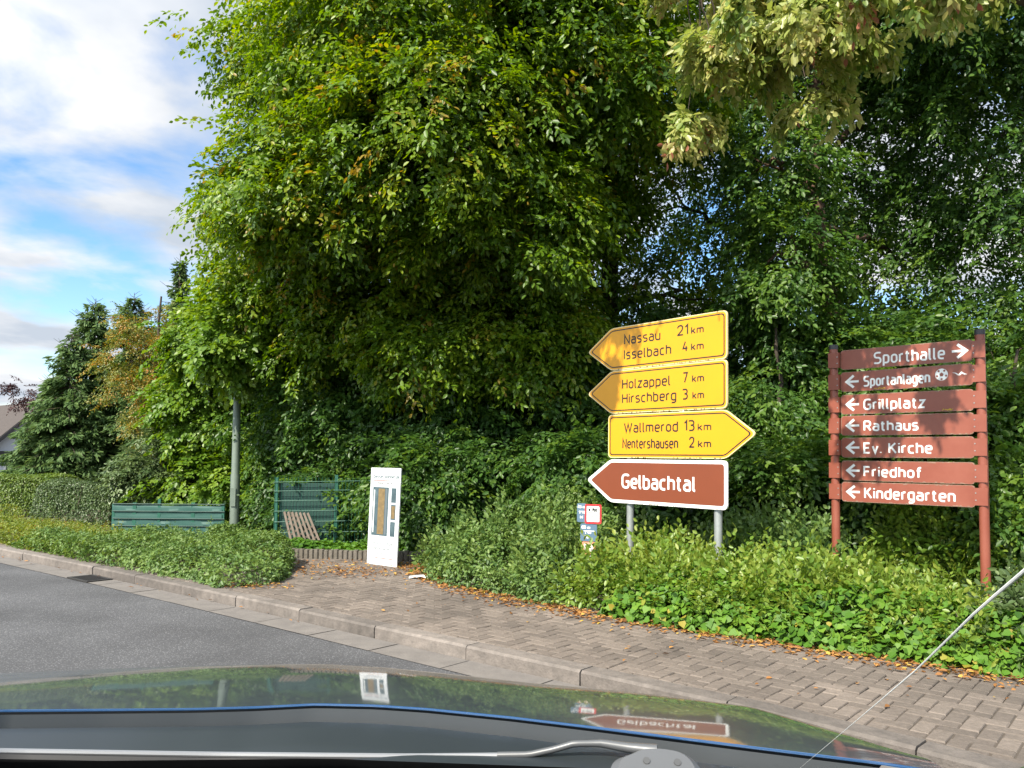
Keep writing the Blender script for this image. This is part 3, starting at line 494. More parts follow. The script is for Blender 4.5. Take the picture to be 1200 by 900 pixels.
bank('snowberry_shrub', 'light green snowberry with arching shoots around the grey sign posts', 'shrub', f_, k_, [(0, .05), (.06, .28), (.3, .42), (.7, .42), (1, .35)], 7267, L_SNOW, .066, base=.66, seed=6.0, group=GH, lump=.10, depth=.15, shoots=(430, SPR_SHOOT, (.55, 1.05), .8), taper=.3)
f_, k_ = hf(840, 1030, .15, 1.7)
bank('snowberry_shrub', 'light green snowberry at the left post of the brown signboard', 'shrub', f_, k_, [(0, .05), (.06, .30), (.3, .37), (.7, .30), (1, .2)], 6885, L_SNOW, .066, base=.66, seed=7.0, group=GH, lump=.09, depth=.16, shoots=(430, SPR_SHOOT, (.55, 1.05), .8), taper=.3)
f_, k_ = hf(1000, 1160, .15, 1.5)
bank('snowberry_shrub', 'light green snowberry between the two posts of the brown signboard', 'shrub', f_, k_, [(0, .05), (.06, .30), (.3, .37), (.7, .30), (1, .2)], 6120, L_SNOW, .066, base=.66, seed=8.0, group=GH, lump=.09, depth=.16, shoots=(380, SPR_SHOOT, (.5, .9), .5), taper=.3)
f_, k_ = hf(1120, 1480, .12, 1.4)
bank('snowberry_shrub', 'soft grey-green bush at the right edge in front of the signboard post', 'shrub', f_, k_, [(0, .05), (.06, .36), (.3, .5), (.6, .5), (1, .4)], 9000, L_HEDGE, .052, base=.6, seed=9.0, group=GH, lump=.13, shoots=(170, SPR_SHOOT, (.6, 1.0), .7), taper=.3)
f_, k_ = hf(700, 900, 1.75, 2.9)
bank('snowberry_shrub', 'shaded green shrub with young shoots directly behind the grey sign posts', 'shrub', f_, k_, [(0, .05), (.08, .3), (.3, .42), (.6, .5), (1, .45)], 7500, L_COTO, .055, base=.45, seed=10.0, group=GH, lump=.16, shoots=(240, SPR_SHOOT, (.8, 1.4), 1.0), taper=.3)
f_, k_ = hf(905, 1075, 2.5, 3.5)
bank('snowberry_shrub', 'tall light green shrub directly behind the left post of the brown signboard', 'shrub', f_, k_, [(0, .05), (.08, .5), (.3, .8), (.6, .95), (1, .9)], 8500, L_SNOW, .05, base=.58, seed=11.0, group=GH, lump=.16, shoots=(240, SPR_SHOOT, (.8, 1.4), 1.0), taper=.3)
f_, k_ = hf(1050, 1300, 2.6, 3.6)
bank('snowberry_shrub', 'tall light green shrub directly behind the right post of the brown signboard', 'shrub', f_, k_, [(0, .05), (.08, .5), (.3, .75), (.6, .9), (1, .85)], 8500, L_SNOW, .05, base=.5, seed=12.0, group=GH, lump=.16, shoots=(240, SPR_SHOOT, (.8, 1.4), 1.0), taper=.3)
# fallen leaves
def litter():
    P = []
    for d, n, s0, s1 in ((.04, 2600, 10, 299), (-.10, 1500, 10, 299), (-.25, 380, 10, 299), (-.6, 110, 0, 299)):
        i = rng.integers(s0, s1, n); o = offset(HF, d)[i]; o[:, :2] += rng.normal(0, .05 if d > -.4 else .35, (n, 2)); P.append(o)
    q = np.array([gr(rng.uniform(338, 500), rng.uniform(657, 676)) for _ in range(420)]); P.append(q); P.append(np.array([gr(rng.normal(410, 22), rng.normal(668, 4)) for _ in range(160)]))
    q = offset(KERB, -.07, .012)[rng.integers(150, 560, 150)]; q[:, :2] += rng.normal(0, .05, (150, 2)); P.append(q)
    q = line(*[(rng.uniform(260, 345), rng.uniform(684, 690)) for _ in range(120)]); P.append(q)
    P = np.concatenate(P); P[:, 2] += rng.uniform(.004, .022, len(P)); n = len(P)
    on_road = P[:, 2] < .06; ax = rng.normal(0, 1, (n, 3)) * V(1, 1, .12); no = V(0, 0, 1) + rng.normal(0, .25, (n, 3))
    tag(leaf_obj('fallen_leaves', P, ax, no, rng.uniform(.02, .058, n), rng.uniform(0, 1, n), L_LITTER, 'oval'), 'scattered dry brown leaves along the pavement edge', 'fallen leaves', kind='stuff')
litter()

# ------------------------------------------------------------------ monoline sign lettering
def rp(pts, r=.2, n=6, close=False):
    """polyline with rounded corners"""
    pts = [V(*p) for p in pts]; out = []; k = len(pts)
    for i, p in enumerate(pts):
        if not close and i in (0, k - 1): out.append(p); continue
        a, c = pts[i - 1], pts[(i + 1) % k]; la, lc = np.linalg.norm(a - p), np.linalg.norm(c - p); ri = r[i] if isinstance(r, (list, tuple)) else r
        ri = min(ri, la * (.5 if 0 < i - 1 or close else 1), lc * (.5 if i + 1 < k - 1 or close else 1))
        if ri < 1e-3: out.append(p); continue
        s, e = p + (a - p) / la * ri, p + (c - p) / lc * ri; t = np.linspace(0, 1, n)[:, None]; out += list((1 - t) ** 2 * s + 2 * t * (1 - t) * (p * .86 + (s + e) / 2 * .14) + t ** 2 * e)
    if close: out.append(out[0])
    return out
X = .70; w_ = .44
def bowl(l=0, r=.44): return [(r, X), (l, X), (l, 0), (r, 0)]
G = {
 'a': (w_, [rp([(.03, X), (w_, X), (w_, 0)], .2), rp([(w_, .42), (0, .42), (0, 0), (w_, 0)], .19)]),
 'b': (w_, [[(0, 1), (0, 0)], rp([(0, X), (w_, X), (w_, 0), (0, 0)], .2)]), 'c': (.38, [rp([(.38, X), (0, X), (0, 0), (.38, 0)], .22)]),
 'd': (w_, [[(w_, 1), (w_, 0)], rp(bowl(), .2)]), 'e': (w_, [rp([(.41, 0), (0, 0), (0, X), (w_, X), (w_, .36), (0, .36)], [0, .22, .22, .22, .03, 0])]),
 'f': (.3, [rp([(.34, 1), (.12, 1), (.12, 0)], .16), [(0, X), (.31, X)]]), 'g': (w_, [rp(bowl(), .2), rp([(w_, X), (w_, -.28), (.02, -.28)], .2)]),
 'h': (w_, [[(0, 1), (0, 0)], rp([(0, X), (w_, X), (w_, 0)], .2)]), 'i': (0, [[(0, X), (0, 0)], [(0, .88), (0, 1)]]), 'k': (.42, [[(0, 1), (0, 0)], [(.40, X), (0, .27)], [(.14, .40), (.43, 0)]]),
 'l': (.1, [rp([(0, 1), (0, 0), (.13, 0)], .13)]), 'm': (.72, [[(0, X), (0, 0)], rp([(0, X), (.36, X), (.36, 0)], .18), rp([(.3, X), (.72, X), (.72, 0)], .18)]),
 'n': (w_, [[(0, X), (0, 0)], rp([(0, X), (w_, X), (w_, 0)], .2)]), 'o': (w_, [rp([(0, 0), (0, X), (w_, X), (w_, 0)], .22, close=True)]),
 'p': (w_, [[(0, X), (0, -.28)], rp([(0, X), (w_, X), (w_, 0), (0, 0)], .2)]), 'r': (.26, [[(0, X), (0, 0)], rp([(0, .45), (0, X), (.27, X)], .2)]),
 's': (.4, [rp([(.38, X), (0, X), (0, .36), (.4, .36), (.4, 0), (0, 0)], .17)]), 't': (.28, [rp([(.09, .93), (.09, 0), (.28, 0)], .15), [(-.03, X), (.27, X)]]),
 'u': (w_, [rp([(0, X), (0, 0), (w_, 0)], .2), [(w_, X), (w_, 0)]]), 'v': (.42, [[(0, X), (.21, 0), (.42, X)]]), 'w': (.66, [[(0, X), (.17, 0), (.33, X), (.49, 0), (.66, X)]]), 'z': (.4, [[(0, X), (.4, X), (0, 0), (.42, 0)]]),
 'A': (.56, [[(0, 0), (.28, 1), (.56, 0)], [(.1, .32), (.46, .32)]]), 'B': (.54, [[(0, 0), (0, 1)], rp([(0, 1), (.5, 1), (.5, .53), (0, .53)], .2), rp([(0, .53), (.54, .53), (.54, 0), (0, 0)], .2)]), 'E': (.46, [[(.46, 1), (0, 1), (0, 0), (.46, 0)], [(0, .52), (.4, .52)]]),
 'F': (.46, [[(.46, 1), (0, 1), (0, 0)], [(0, .5), (.4, .5)]]), 'G': (.54, [rp([(.53, .9), (.5, 1), (0, 1), (0, 0), (.54, 0), (.54, .48), (.3, .48)], [0, .08, .26, .26, .2, .01, 0])]),
 'H': (.54, [[(0, 1), (0, 0)], [(.54, 1), (.54, 0)], [(0, .52), (.54, .52)]]), 'I': (0, [[(0, 1), (0, 0)]]), 'K': (.54, [[(0, 1), (0, 0)], [(.5, 1), (0, .4)], [(.17, .58), (.55, 0)]]), 'N': (.54, [[(0, 0), (0, 1), (.54, 0), (.54, 1)]]),
 'R': (.55, [[(0, 1), (0, 0)], rp([(0, 1), (.53, 1), (.53, .46), (0, .46)], .22), [(.28, .46), (.56, 0)]]), 'S': (.54, [rp([(.52, .93), (.5, 1), (0, 1), (0, .52), (.54, .52), (.54, 0), (.03, 0), (0, .08)], [0, .1, .23, .23, .23, .23, .06, 0])]), 'W': (.84, [[(0, 1), (.21, 0), (.42, .9), (.63, 0), (.84, 1)]]),
 '0': (.5, [rp([(0, 0), (0, 1), (.5, 1), (.5, 0)], .25, close=True)]), '1': (.24, [[(0, .76), (.22, 1), (.22, 0)]]), '2': (.5, [rp([(0, .74), (0, 1), (.48, 1), (.48, .56), (0, 0), (.52, 0)], [0, .24, .24, .2, .01, 0])]), '3': (.5, [rp([(0, .92), (.02, 1), (.48, 1), (.48, .54), (.16, .54)], [0, .05, .2, .2, 0]), rp([(.16, .54), (.5, .54), (.5, 0), (0, 0)], .24)]),
 '4': (.52, [[(.28, 1), (0, .28), (.54, .28)], [(.38, .52), (.38, 0)]]), '5': (.5, [rp([(.46, 1), (.04, 1), (.0, .56), (.5, .6), (.5, 0), (0, 0)], [0, .01, .01, .22, .24, 0])]), '6': (.5, [rp([(.45, 1), (0, .6), (0, 0), (.5, 0), (.5, .56), (0, .56)], [0, .2, .24, .24, .24, 0])]), '7': (.5, [[(0, 1), (.5, 1), (.17, 0)]]), '8': (.5, [rp([(.03, .54), (.03, 1), (.47, 1), (.47, .54)], .22, close=True), rp([(0, 0), (0, .54), (.5, .54), (.5, 0)], .24, close=True)]),
 '.': (0, [[(0, 0), (0, .09)]]), ',': (0, [[(0, .06), (-.05, -.14)]]), '-': (.26, [[(0, .4), (.26, .4)]]), '/': (.36, [[(0, -.05), (.36, 1.05)]]), ' ': (.18, [])}
def ribbon(b, pl, o, Xa, Ya, Na, wd, d0, d1, mi=0):
    pl = np.array(pl, float); keep = [0] + [i for i in range(1, len(pl)) if np.linalg.norm(pl[i] - pl[i - 1]) > 1e-5]; pl = pl[keep]
    if len(pl) < 2: return
    sg = nrm(np.diff(pl, axis=0)); cl = np.linalg.norm(pl[0] - pl[-1]) < 1e-4; L, Rr = [], []
    for i in range(len(pl)):
        a = sg[i - 1] if i > 0 or cl else sg[0]; c = sg[i] if i < len(sg) else (sg[0] if cl else sg[-1])
        na, nc = V(-a[1], a[0]), V(-c[1], c[0]); m = nrm(na + nc); k = 1 / max(.38, m @ na); L.append(pl[i] + m * k * wd / 2); Rr.append(pl[i] - m * k * wd / 2)
    n = len(pl); vs = [o + p[0] * Xa + p[1] * Ya + d * Na for q, d in ((L, d1), (Rr, d1), (L, d0), (Rr, d0)) for p in q]
    fs = []
    for i in range(n - 1): fs += [(i, n + i, n + i + 1, i + 1), (2 * n + i, i, i + 1, 2 * n + i + 1), (n + i, 3 * n + i, 3 * n + i + 1, n + i + 1)]
    fs += [(0, 2 * n, 3 * n, n), (n - 1, 2 * n - 1, 4 * n - 1, 3 * n - 1)]; b.add(vs, fs, mi)
def write(b, txt, o, Xa, Ya, Na, x0, x1, y, h, sw, d=.001, gap=.25, mi=0):
    """txt between x0 and x1 (stretched to fit), baseline y, cap height h, stroke width sw"""
    tot = sum(G[c][0] for c in txt) + gap * (len(txt) - 1); hh = h - sw; kx = (x1 - x0 - sw) / tot; x = x0 + sw / 2
    for c in txt:
        adv, st = G[c]
        for i, pl in enumerate(st): ribbon(b, [(x + p[0] * kx, y + sw / 2 + p[1] * hh) for p in pl], o, Xa, Ya, Na, sw, d - .0008, d + .0007 + .00035 * i, mi)
        x += (adv + gap) * kx
def inset(poly, d):
    poly = [V(*p) for p in poly]; k = len(poly); ar = sum(poly[i][0] * poly[(i + 1) % k][1] - poly[(i + 1) % k][0] * poly[i][1] for i in range(k)); sg = 1 if ar > 0 else -1; out = []
    for i in range(k):
        a, p, c = poly[i - 1], poly[i], poly[(i + 1) % k]; e1, e2 = nrm(p - a), nrm(c - p); n1, n2 = V(-e1[1], e1[0]) * sg, V(-e2[1], e2[0]) * sg; m = nrm(n1 + n2); out.append(p + m * d / (m @ n1))
    return out
def rounded(poly, r): return rp(poly, r, 7, True)[:-1]
M_YEL = mat('sign_yellow', (.68, .31, .004), .38, spec=.45, noise=(2.5, .3, (.60, .27, .006))); M_RIM = mat('sign_rim', (.72, .58, .30), .5); M_BLK = mat('sign_black', (.014, .013, .012), .45); M_BRN = mat('sign_brown', (.19, .044, .015), .4, noise=(3, .3, (.16, .038, .013)))
M_WHT = mat('sign_white', (.80, .81, .80), .45, noise=(5, .25, (.70, .72, .70))); M_GALV = mat('galvanised_steel', (.36, .38, .38), .5, .5, noise=(9, .2, (.28, .30, .30))); M_ALU = mat('sheet_back', (.45, .46, .46), .5, .7)
M_MOSS = mat('grime', (.12, .115, .06), .9, noise=(30, .2, (.20, .17, .09)))
def grime(b, o, Xa, Ya, Na, x0, x1, y, n, d):
    for _ in range(n):
        x = rng.uniform(x0, x1); b.prism([(x + .5 * rng.uniform(.2, 1) * s_ * math.cos(t), y + .35 * s_ * math.sin(t) + rng.normal(0, .0012)) for s_ in [rng.uniform(.006, .022)] for t in np.linspace(0, 5.5, 7)], o, Xa, Ya, Na, d - .0005, d + rng.uniform(.0003, .0008), 1)
def arrow_signs():
    o = V(1.057, 8.65, 0); Xa = nrm(V(.622, -.783, 0)); Ya = V(0, 0, 1); Na = V(Xa[1], -Xa[0], 0); Na = Na if Na[1] < 0 else -Na
    foot_ = o + Xa * .79; foot_[2] = .07; root = empty('arrow_signpost', foot_, 'stack of three yellow and one brown arrow signs on two grey posts', 'signpost')
    for x in (.232, 1.35):
        b = MB(); p = o + Xa * x - Na * .06; b.tube([p + V(0, 0, -.1), p + V(0, 0, 1.3), p + V(0, 0, 2.80)], [.038] * 3, 14); pt = b.build('post', M_GALV, root, True)
        c = MB(); c.tube([p + V(0, 0, 2.80), p + V(0, 0, 2.825)], [.041] * 2, 14); c.build('cap', M_BLK, pt)
    h = .456; tx = .363
    for nm, y0, right, brown, lab, rows in (
        ('p1', 2.400, 0, 0, 'top yellow arrow panel for Nassau and Isselbach', [('Nassau', .19, .69, 2.659, .108), ('21', .905, 1.045, 2.672, .108), ('km', 1.078, 1.23, 2.672, .075), ('Isselbach', .187, .83, 2.500, .108), ('4', .972, 1.04, 2.508, .108), ('km', 1.078, 1.23, 2.512, .075)]),
        ('p2', 1.938, 0, 0, 'second yellow arrow panel for Holzappel and Hirschberg', [('Holzappel', .163, .82, 2.19, .108), ('7', .975, 1.04, 2.202, .108), ('km', 1.09, 1.233, 2.202, .075), ('Hirschberg', .163, .897, 2.038, .108), ('3', .973, 1.04, 2.04, .108), ('km', 1.095, 1.233, 2.04, .075)]),
        ('p3', 1.470, 1, 0, 'third yellow panel pointing right for Wallmerod and Nentershausen', [('Wallmerod', .194, .918, 1.73, .108), ('13', .992, 1.122, 1.733, .108), ('km', 1.158, 1.318, 1.734, .075), ('Nentershausen', .173, .921, 1.565, .108), ('2', 1.055, 1.122, 1.572, .108), ('km', 1.162, 1.316, 1.573, .075)]),
        ('p4', .998, 0, 1, 'lowest brown arrow panel with white rim reading Gelbachtal', [('Gelbachtal', .165, 1.135, 1.150, .155)])):
        xl, xr = (0, 1.496) if not right else (-.037, 1.48); ym = y0 + h / 2
        pg = [(xl, y0), (xr, y0), (xr, y0 + h), (xl, y0 + h), (xl - tx, ym)] if not right else [(xl, y0), (xr, y0), (xr + tx - .03, ym), (xr, y0 + h), (xl, y0 + h)]
        R = .045
        b = MB(); b.prism(rounded(pg, R), o, Xa, Ya, Na, -.018, 0); grime(b, o, Xa, Ya, Na, xl + .05, xr - .05, y0 + .008, 30, .0003 if brown else .0032); pl = b.build('panel', [M_WHT if brown else M_RIM, M_MOSS], root); tag(pl, lab)
        b = MB()
        if brown: b.prism(rounded(inset(pg, .034), .03), o, Xa, Ya, Na, 0, .0012); b.build('face', M_BRN, pl)
        else:
            b.prism(rounded(inset(pg, .009), R), o, Xa, Ya, Na, 0, .0008); b.build('margin', M_YEL, pl); b = MB()
            b.prism(rounded(inset(pg, .026), .034), o, Xa, Ya, Na, .0008, .0014); b.build('border', M_BLK, pl); b = MB()
            b.prism(rounded(inset(pg, .038), .028), o, Xa, Ya, Na, .0014, .0020); b.build('face', M_YEL, pl)
        b = MB()
        for t, x0, x1, y, ch in rows: write(b, t, o, Xa, Ya, Na, x0, x1, y, ch, .0235 if brown else (.0125 if t == 'km' else .0155), .0022)
        b.build('lettering', M_WHT if brown else M_BLK, pl)
        b = MB()
        for yy in (y0 + .1, y0 + h - .1): b.box(o + Xa * .79 - Na * .024 + V(0, 0, yy), 1.25, .012, .04, Xa, Na, Ya)
        b.build('rail', M_ALU, pl)
arrow_signs()
M_BRP = mat('brown_paint', (.205, .052, .031), .42, noise=(3, .22, (.26, .082, .053)), spec=.5); M_WORN = mat('worn_edge', (.30, .20, .15), .8, noise=(25, .2, (.19, .09, .06))); M_CAP = mat('cap_plastic', (.03, .03, .035), .5); M_LIC = mat('lichen', (.45, .30, .03), .9)
def arrow_mark(b, o, Xa, Ya, Na, x0, x1, y, h, left):
    s = -1 if left else 1; tip = x0 if left else x1; tail = x1 if left else x0
    ribbon(b, [(tail, y), (tip - s * .02, y)], o, Xa, Ya, Na, .021, .0012, .0022)
    ribbon(b, [(tip - s * h * .72, y + h / 2), (tip - s * .012, y), (tip - s * h * .72, y - h / 2)], o, Xa, Ya, Na, .024, .0012, .0027)
def board():
    o = V(3.189, 8.0, 0); Xa = nrm(V(.671, -.742, 0)); Ya = V(0, 0, 1); Na = V(Xa[1], -Xa[0], 0); Na = Na if Na[1] < 0 else -Na; f0 = o + Xa * .66; f0[2] = .07
    root = empty('town_signboard', f0, 'brown signboard of seven destination panels on two brown posts', 'signboard')
    for x, zt in ((-.004, 2.60), (1.322, 2.61)):
        b = MB(); p = o + Xa * x - Na * .012; lean = Xa * -.03; b.tube([p - lean * .2 + V(0, 0, -.1), p + V(0, 0, 1.3), p + lean * .3 + V(0, 0, zt - .03)], [.04] * 3, 16); pt = b.build('post', M_BRP, root, True)
        c = MB(); c.tube([p + lean * .3 + V(0, 0, zt - .03), p + lean * .3 + V(0, 0, zt + .015)], [.043] * 2, 16); c.build('cap', M_CAP, pt)
    rows = [('Sporthalle', 2.360, .392, 1.031, .116, 0), ('Sportanlagen', 2.142, .291, .903, .105, 1), ('Grillplatz', 1.920, .289, .856, .108, 1), ('Rathaus', 1.714, .287, .794, .104, 1), ('Ev. Kirche', 1.500, .285, .912, .107, 1), ('Friedhof', 1.278, .282, .815, .104, 1), ('Kindergarten', 1.072, .287, 1.10, .110, 1)]
    for t, y0, x0, x1, ch, left in rows:
        h = .192; xl, xr = .066, 1.257; tl = (rng.uniform(-1, 1)) * .004; Xb = nrm(Xa + V(0, 0, tl)); Yb = np.cross(Na, Xb); Yb = Yb if Yb[2] > 0 else -Yb
        oo = o + V(0, 0, y0) - Xb * 0; pg = [(xl, 0), (xr, 0), (xr, h), (xl, h)]
        b = MB(); b.prism(rounded(pg, .03), oo, Xb, Yb, Na, -.016, 0); pl = b.build('panel', M_WORN, root); tag(pl, 'brown panel reading ' + t)
        fb = MB(); fb.prism(rounded(inset(pg, .005), .028), oo, Xb, Yb, Na, 0, .001)
        b = MB(); base = (h - ch) / 2 - .005; write(b, t, oo, Xb, Yb, Na, x0, x1, base, ch, .0165, .0017, .27)
        if left: arrow_mark(b, oo, Xb, Yb, Na, .113, .245, h / 2, .115, True)
        else: arrow_mark(b, oo, Xb, Yb, Na, 1.088, 1.22, h / 2, .12, False)
        b.build('lettering', M_WHT, pl)
        if t == 'Sportanlagen':
            b = MB(); cx, cy, rr = .999, h / 2 + .012, .054; b.prism([(cx + rr * math.cos(a), cy + rr * math.sin(a)) for a in np.linspace(0, 2 * math.pi, 28, endpoint=False)], oo, Xb, Yb, Na, .0010, .0016); ic = b.build('ball_symbol', M_WHT, pl)
            b = MB(); b.prism([(cx + .019 * math.cos(a + math.pi / 2), cy + .019 * math.sin(a + math.pi / 2)) for a in np.linspace(0, 2 * math.pi, 5, endpoint=False)], oo, Xb, Yb, Na, .0016, .0021)
            for q in range(5):
                aa = math.pi / 2 + q * 2 * math.pi / 5 + math.pi / 5; c_, s_ = math.cos(aa), math.sin(aa); qx, qy = cx + .041 * c_, cy + .041 * s_
                b.prism([(qx + .011 * math.cos(a + aa), qy + .011 * math.sin(a + aa)) for a in np.linspace(0, 2 * math.pi, 5, endpoint=False)], oo, Xb, Yb, Na, .0016, .0021)
            b.build('ball_patch', M_BRP, ic)
            b = MB(); yy = h / 2 + .012
            for pgn in ([(1.086, yy + .012), (1.12, yy + .008), (1.155, yy - .018), (1.135, yy - .016), (1.112, yy + .002)], [(1.135, yy - .012), (1.165, yy + .018), (1.178, yy + .006), (1.212, yy - .012), (1.188, yy - .014), (1.168, yy - .002), (1.15, yy - .018)]): b.prism(pgn, oo, Xb, Yb, Na, .001, .0018)
            b.build('swoosh_symbol', M_WHT, pl)
        b = fb
        for _ in range(46):
            x = rng.uniform(xl + .02, xr - .02); yy = rng.choice([.006, h - .006]) + rng.normal(0, .002); s_ = rng.uniform(.003, .012); b.prism([(x + s_ * 1.3 * math.cos(a), yy + s_ * .5 * math.sin(a)) for a in np.linspace(0, 5.3, 6)], oo, Xb, Yb, Na, .0008, .0014 + rng.uniform(0, .0005), 1)
        if t in ('Grillplatz', 'Sportanlagen'):
            for _ in range(16):
                x = (1.06 if t == 'Grillplatz' else .46) + rng.normal(0, .035); s_ = rng.uniform(.003, .008); yy = .012 + abs(rng.normal(0, .006)); b.prism([(x + s_ * math.cos(a), yy + s_ * .7 * math.sin(a)) for a in np.linspace(0, 5.3, 6)], oo, Xb, Yb, Na, .0010, .002 + rng.uniform(0, .0005), 2)
        fb.build('face', [M_BRP, M_WORN, M_LIC], pl)
        for side in (0, 1):
            b = MB(); xa, xb = (-.046, .062) if side == 0 else (1.261, 1.368); b.box(oo + Xb * (xa + xb) / 2 + Na * .034 * 0 + Yb * h / 2 + Na * .0335, xb - xa, .004, .15, Xb, Na, Yb)
            b.box(oo + Xb * (.060 if side == 0 else 1.262) + Yb * h / 2 + Na * .012, .004, .045, .15, Xb, Na, Yb); br = b.build('bracket', M_BRP, root)
            bb = MB()
            for yy in (.065, .127): p = oo + Xb * (.048 if side == 0 else 1.275) + Yb * yy + Na * .0355; bb.tube([p, p + Na * .004], [.0055] * 2, 8)
            bb.build('bolt', M_GALV, br)
board()
M_BLUE = mat('plate_blue', (.07, .13, .20), .45, noise=(8, .3, (.09, .15, .21))); M_RED = mat('plate_red', (.55, .025, .03), .45); M_ORG = mat('plate_faded_red', (.50, .13, .07), .55, noise=(9, .25, (.60, .30, .18))); M_CONC = mat('post_concrete', (.25, .25, .24), .9); M_CREAM = mat('plate_cream', (.66, .60, .48), .5)
def hydrant_post():
    Y = 7.75; Xa = nrm(V(.93, -.36, 0)); Ya = V(0, 0, 1); Na = V(Xa[1], -Xa[0], 0); Na = Na if Na[1] < 0 else -Na
    c0 = at(690, 612, Y); o = V(c0[0], c0[1], 0); f0 = o - Na * .05; root = empty('hydrant_post', V(f0[0], f0[1], .07), 'short post with blue and red hydrant plates left of the arrow sign posts', 'marker post')
    b = MB(); b.box(f0 + V(0, 0, .47), .09, .08, .94, Xa, Na, Ya); b.build('post', M_CONC, root)
    def plate(x0, y0, x1, y1, m, lab, d, rim=None):
        a, c = at(x0, y1, Y), at(x1, y0, Y); xa, xb = (a - o) @ Xa, (c - o) @ Xa; kx = 1; za, zb = a[2], c[2]; pg = [(xa, za), (xb, za), (xb, zb), (xa, zb)]
        b = MB(); b.prism(rounded(pg, .015), o, Xa, Ya, Na, d - .006, d); pl = tag(b.build('plate', rim or m, root), lab)
        if rim: b = MB(); b.prism(rounded(inset(pg, .019), .008), o, Xa, Ya, Na, d, d + .001); b.build('face', m, pl)
        return pl, xa, xb, za, zb, d + (.001 if rim else 0)
    for spec in (((674.5, 590, 686.5, 612), M_BLUE, 'blue water plate partly behind the red-rimmed plate', 0, None, [('AS', .06, .50, .74, .15), ('80', .62, .86, .74, .11), ('T', .2, .45, .45, .12), ('7,2', .5, .92, .45, .12), ('M', .38, .62, .2, .11)]),
                 ((685, 591, 706.5, 613.5), M_WHT, 'white hydrant plate with red rim', .007, M_RED, [('H', .22, .34, .62, .18), ('150', .42, .76, .62, .18), ('1', .48, .52, .3, .17), ('1', .72, .76, .36, .12)]),
                 ((679, 613.8, 700.5, 634), M_BLUE, 'square blue water plate', 0, None, [('BS', .07, .34, .7, .18), ('80', .42, .60, .7, .12), ('T', .2, .34, .42, .16), ('1,5', .4, .66, .42, .16), ('M', .3, .46, .14, .15)]),
                 ((681, 635, 698.5, 649), M_CREAM, 'faded orange-rimmed plate, lowest on the post', .003, M_ORG, [('H', .25, .4, .5, .25), ('1', .55, .62, .5, .25)])):
        (x0, y0, x1, y1), m, lab, d, rim, tx = spec; pl, xa, xb, za, zb, dd = plate(x0, y0, x1, y1, m, lab, d, rim); b = MB()
        for t, fx, fx1, fy, fh in tx:
            if t == 'T': ribbon(b, [(xa + (xb - xa) * fx, za + (zb - za) * (fy + fh)), (xa + (xb - xa) * .9, za + (zb - za) * (fy + fh))], o, Xa, Ya, Na, .008, dd, dd + .001); ribbon(b, [(xa + (xb - xa) * (fx + .12), za + (zb - za) * fy), (xa + (xb - xa) * (fx + .12), za + (zb - za) * (fy + fh))], o, Xa, Ya, Na, .008, dd, dd + .0014)
            elif t == 'M': ribbon(b, [(xa + (xb - xa) * (fx + (fx1 - fx) * u), za + (zb - za) * (fy + fh * v)) for u, v in ((0, 0), (0, 1), (.5, .3), (1, 1), (1, 0))], o, Xa, Ya, Na, .007, dd, dd + .001)
            else: write(b, t, o, Xa, Ya, Na, xa + (xb - xa) * fx, xa + (xb - xa) * fx1, za + (zb - za) * fy, (zb - za) * fh, .009, dd + .0006)
        if rim is M_RED: ribbon(b, [(xa + (xb - xa) * .2, za + (zb - za) * .56), (xa + (xb - xa) * .8, za + (zb - za) * .56)], o, Xa, Ya, Na, .007, dd, dd + .001)
        b.build('lettering', M_WHT if m is M_BLUE else M_BLK, pl)
hydrant_post()

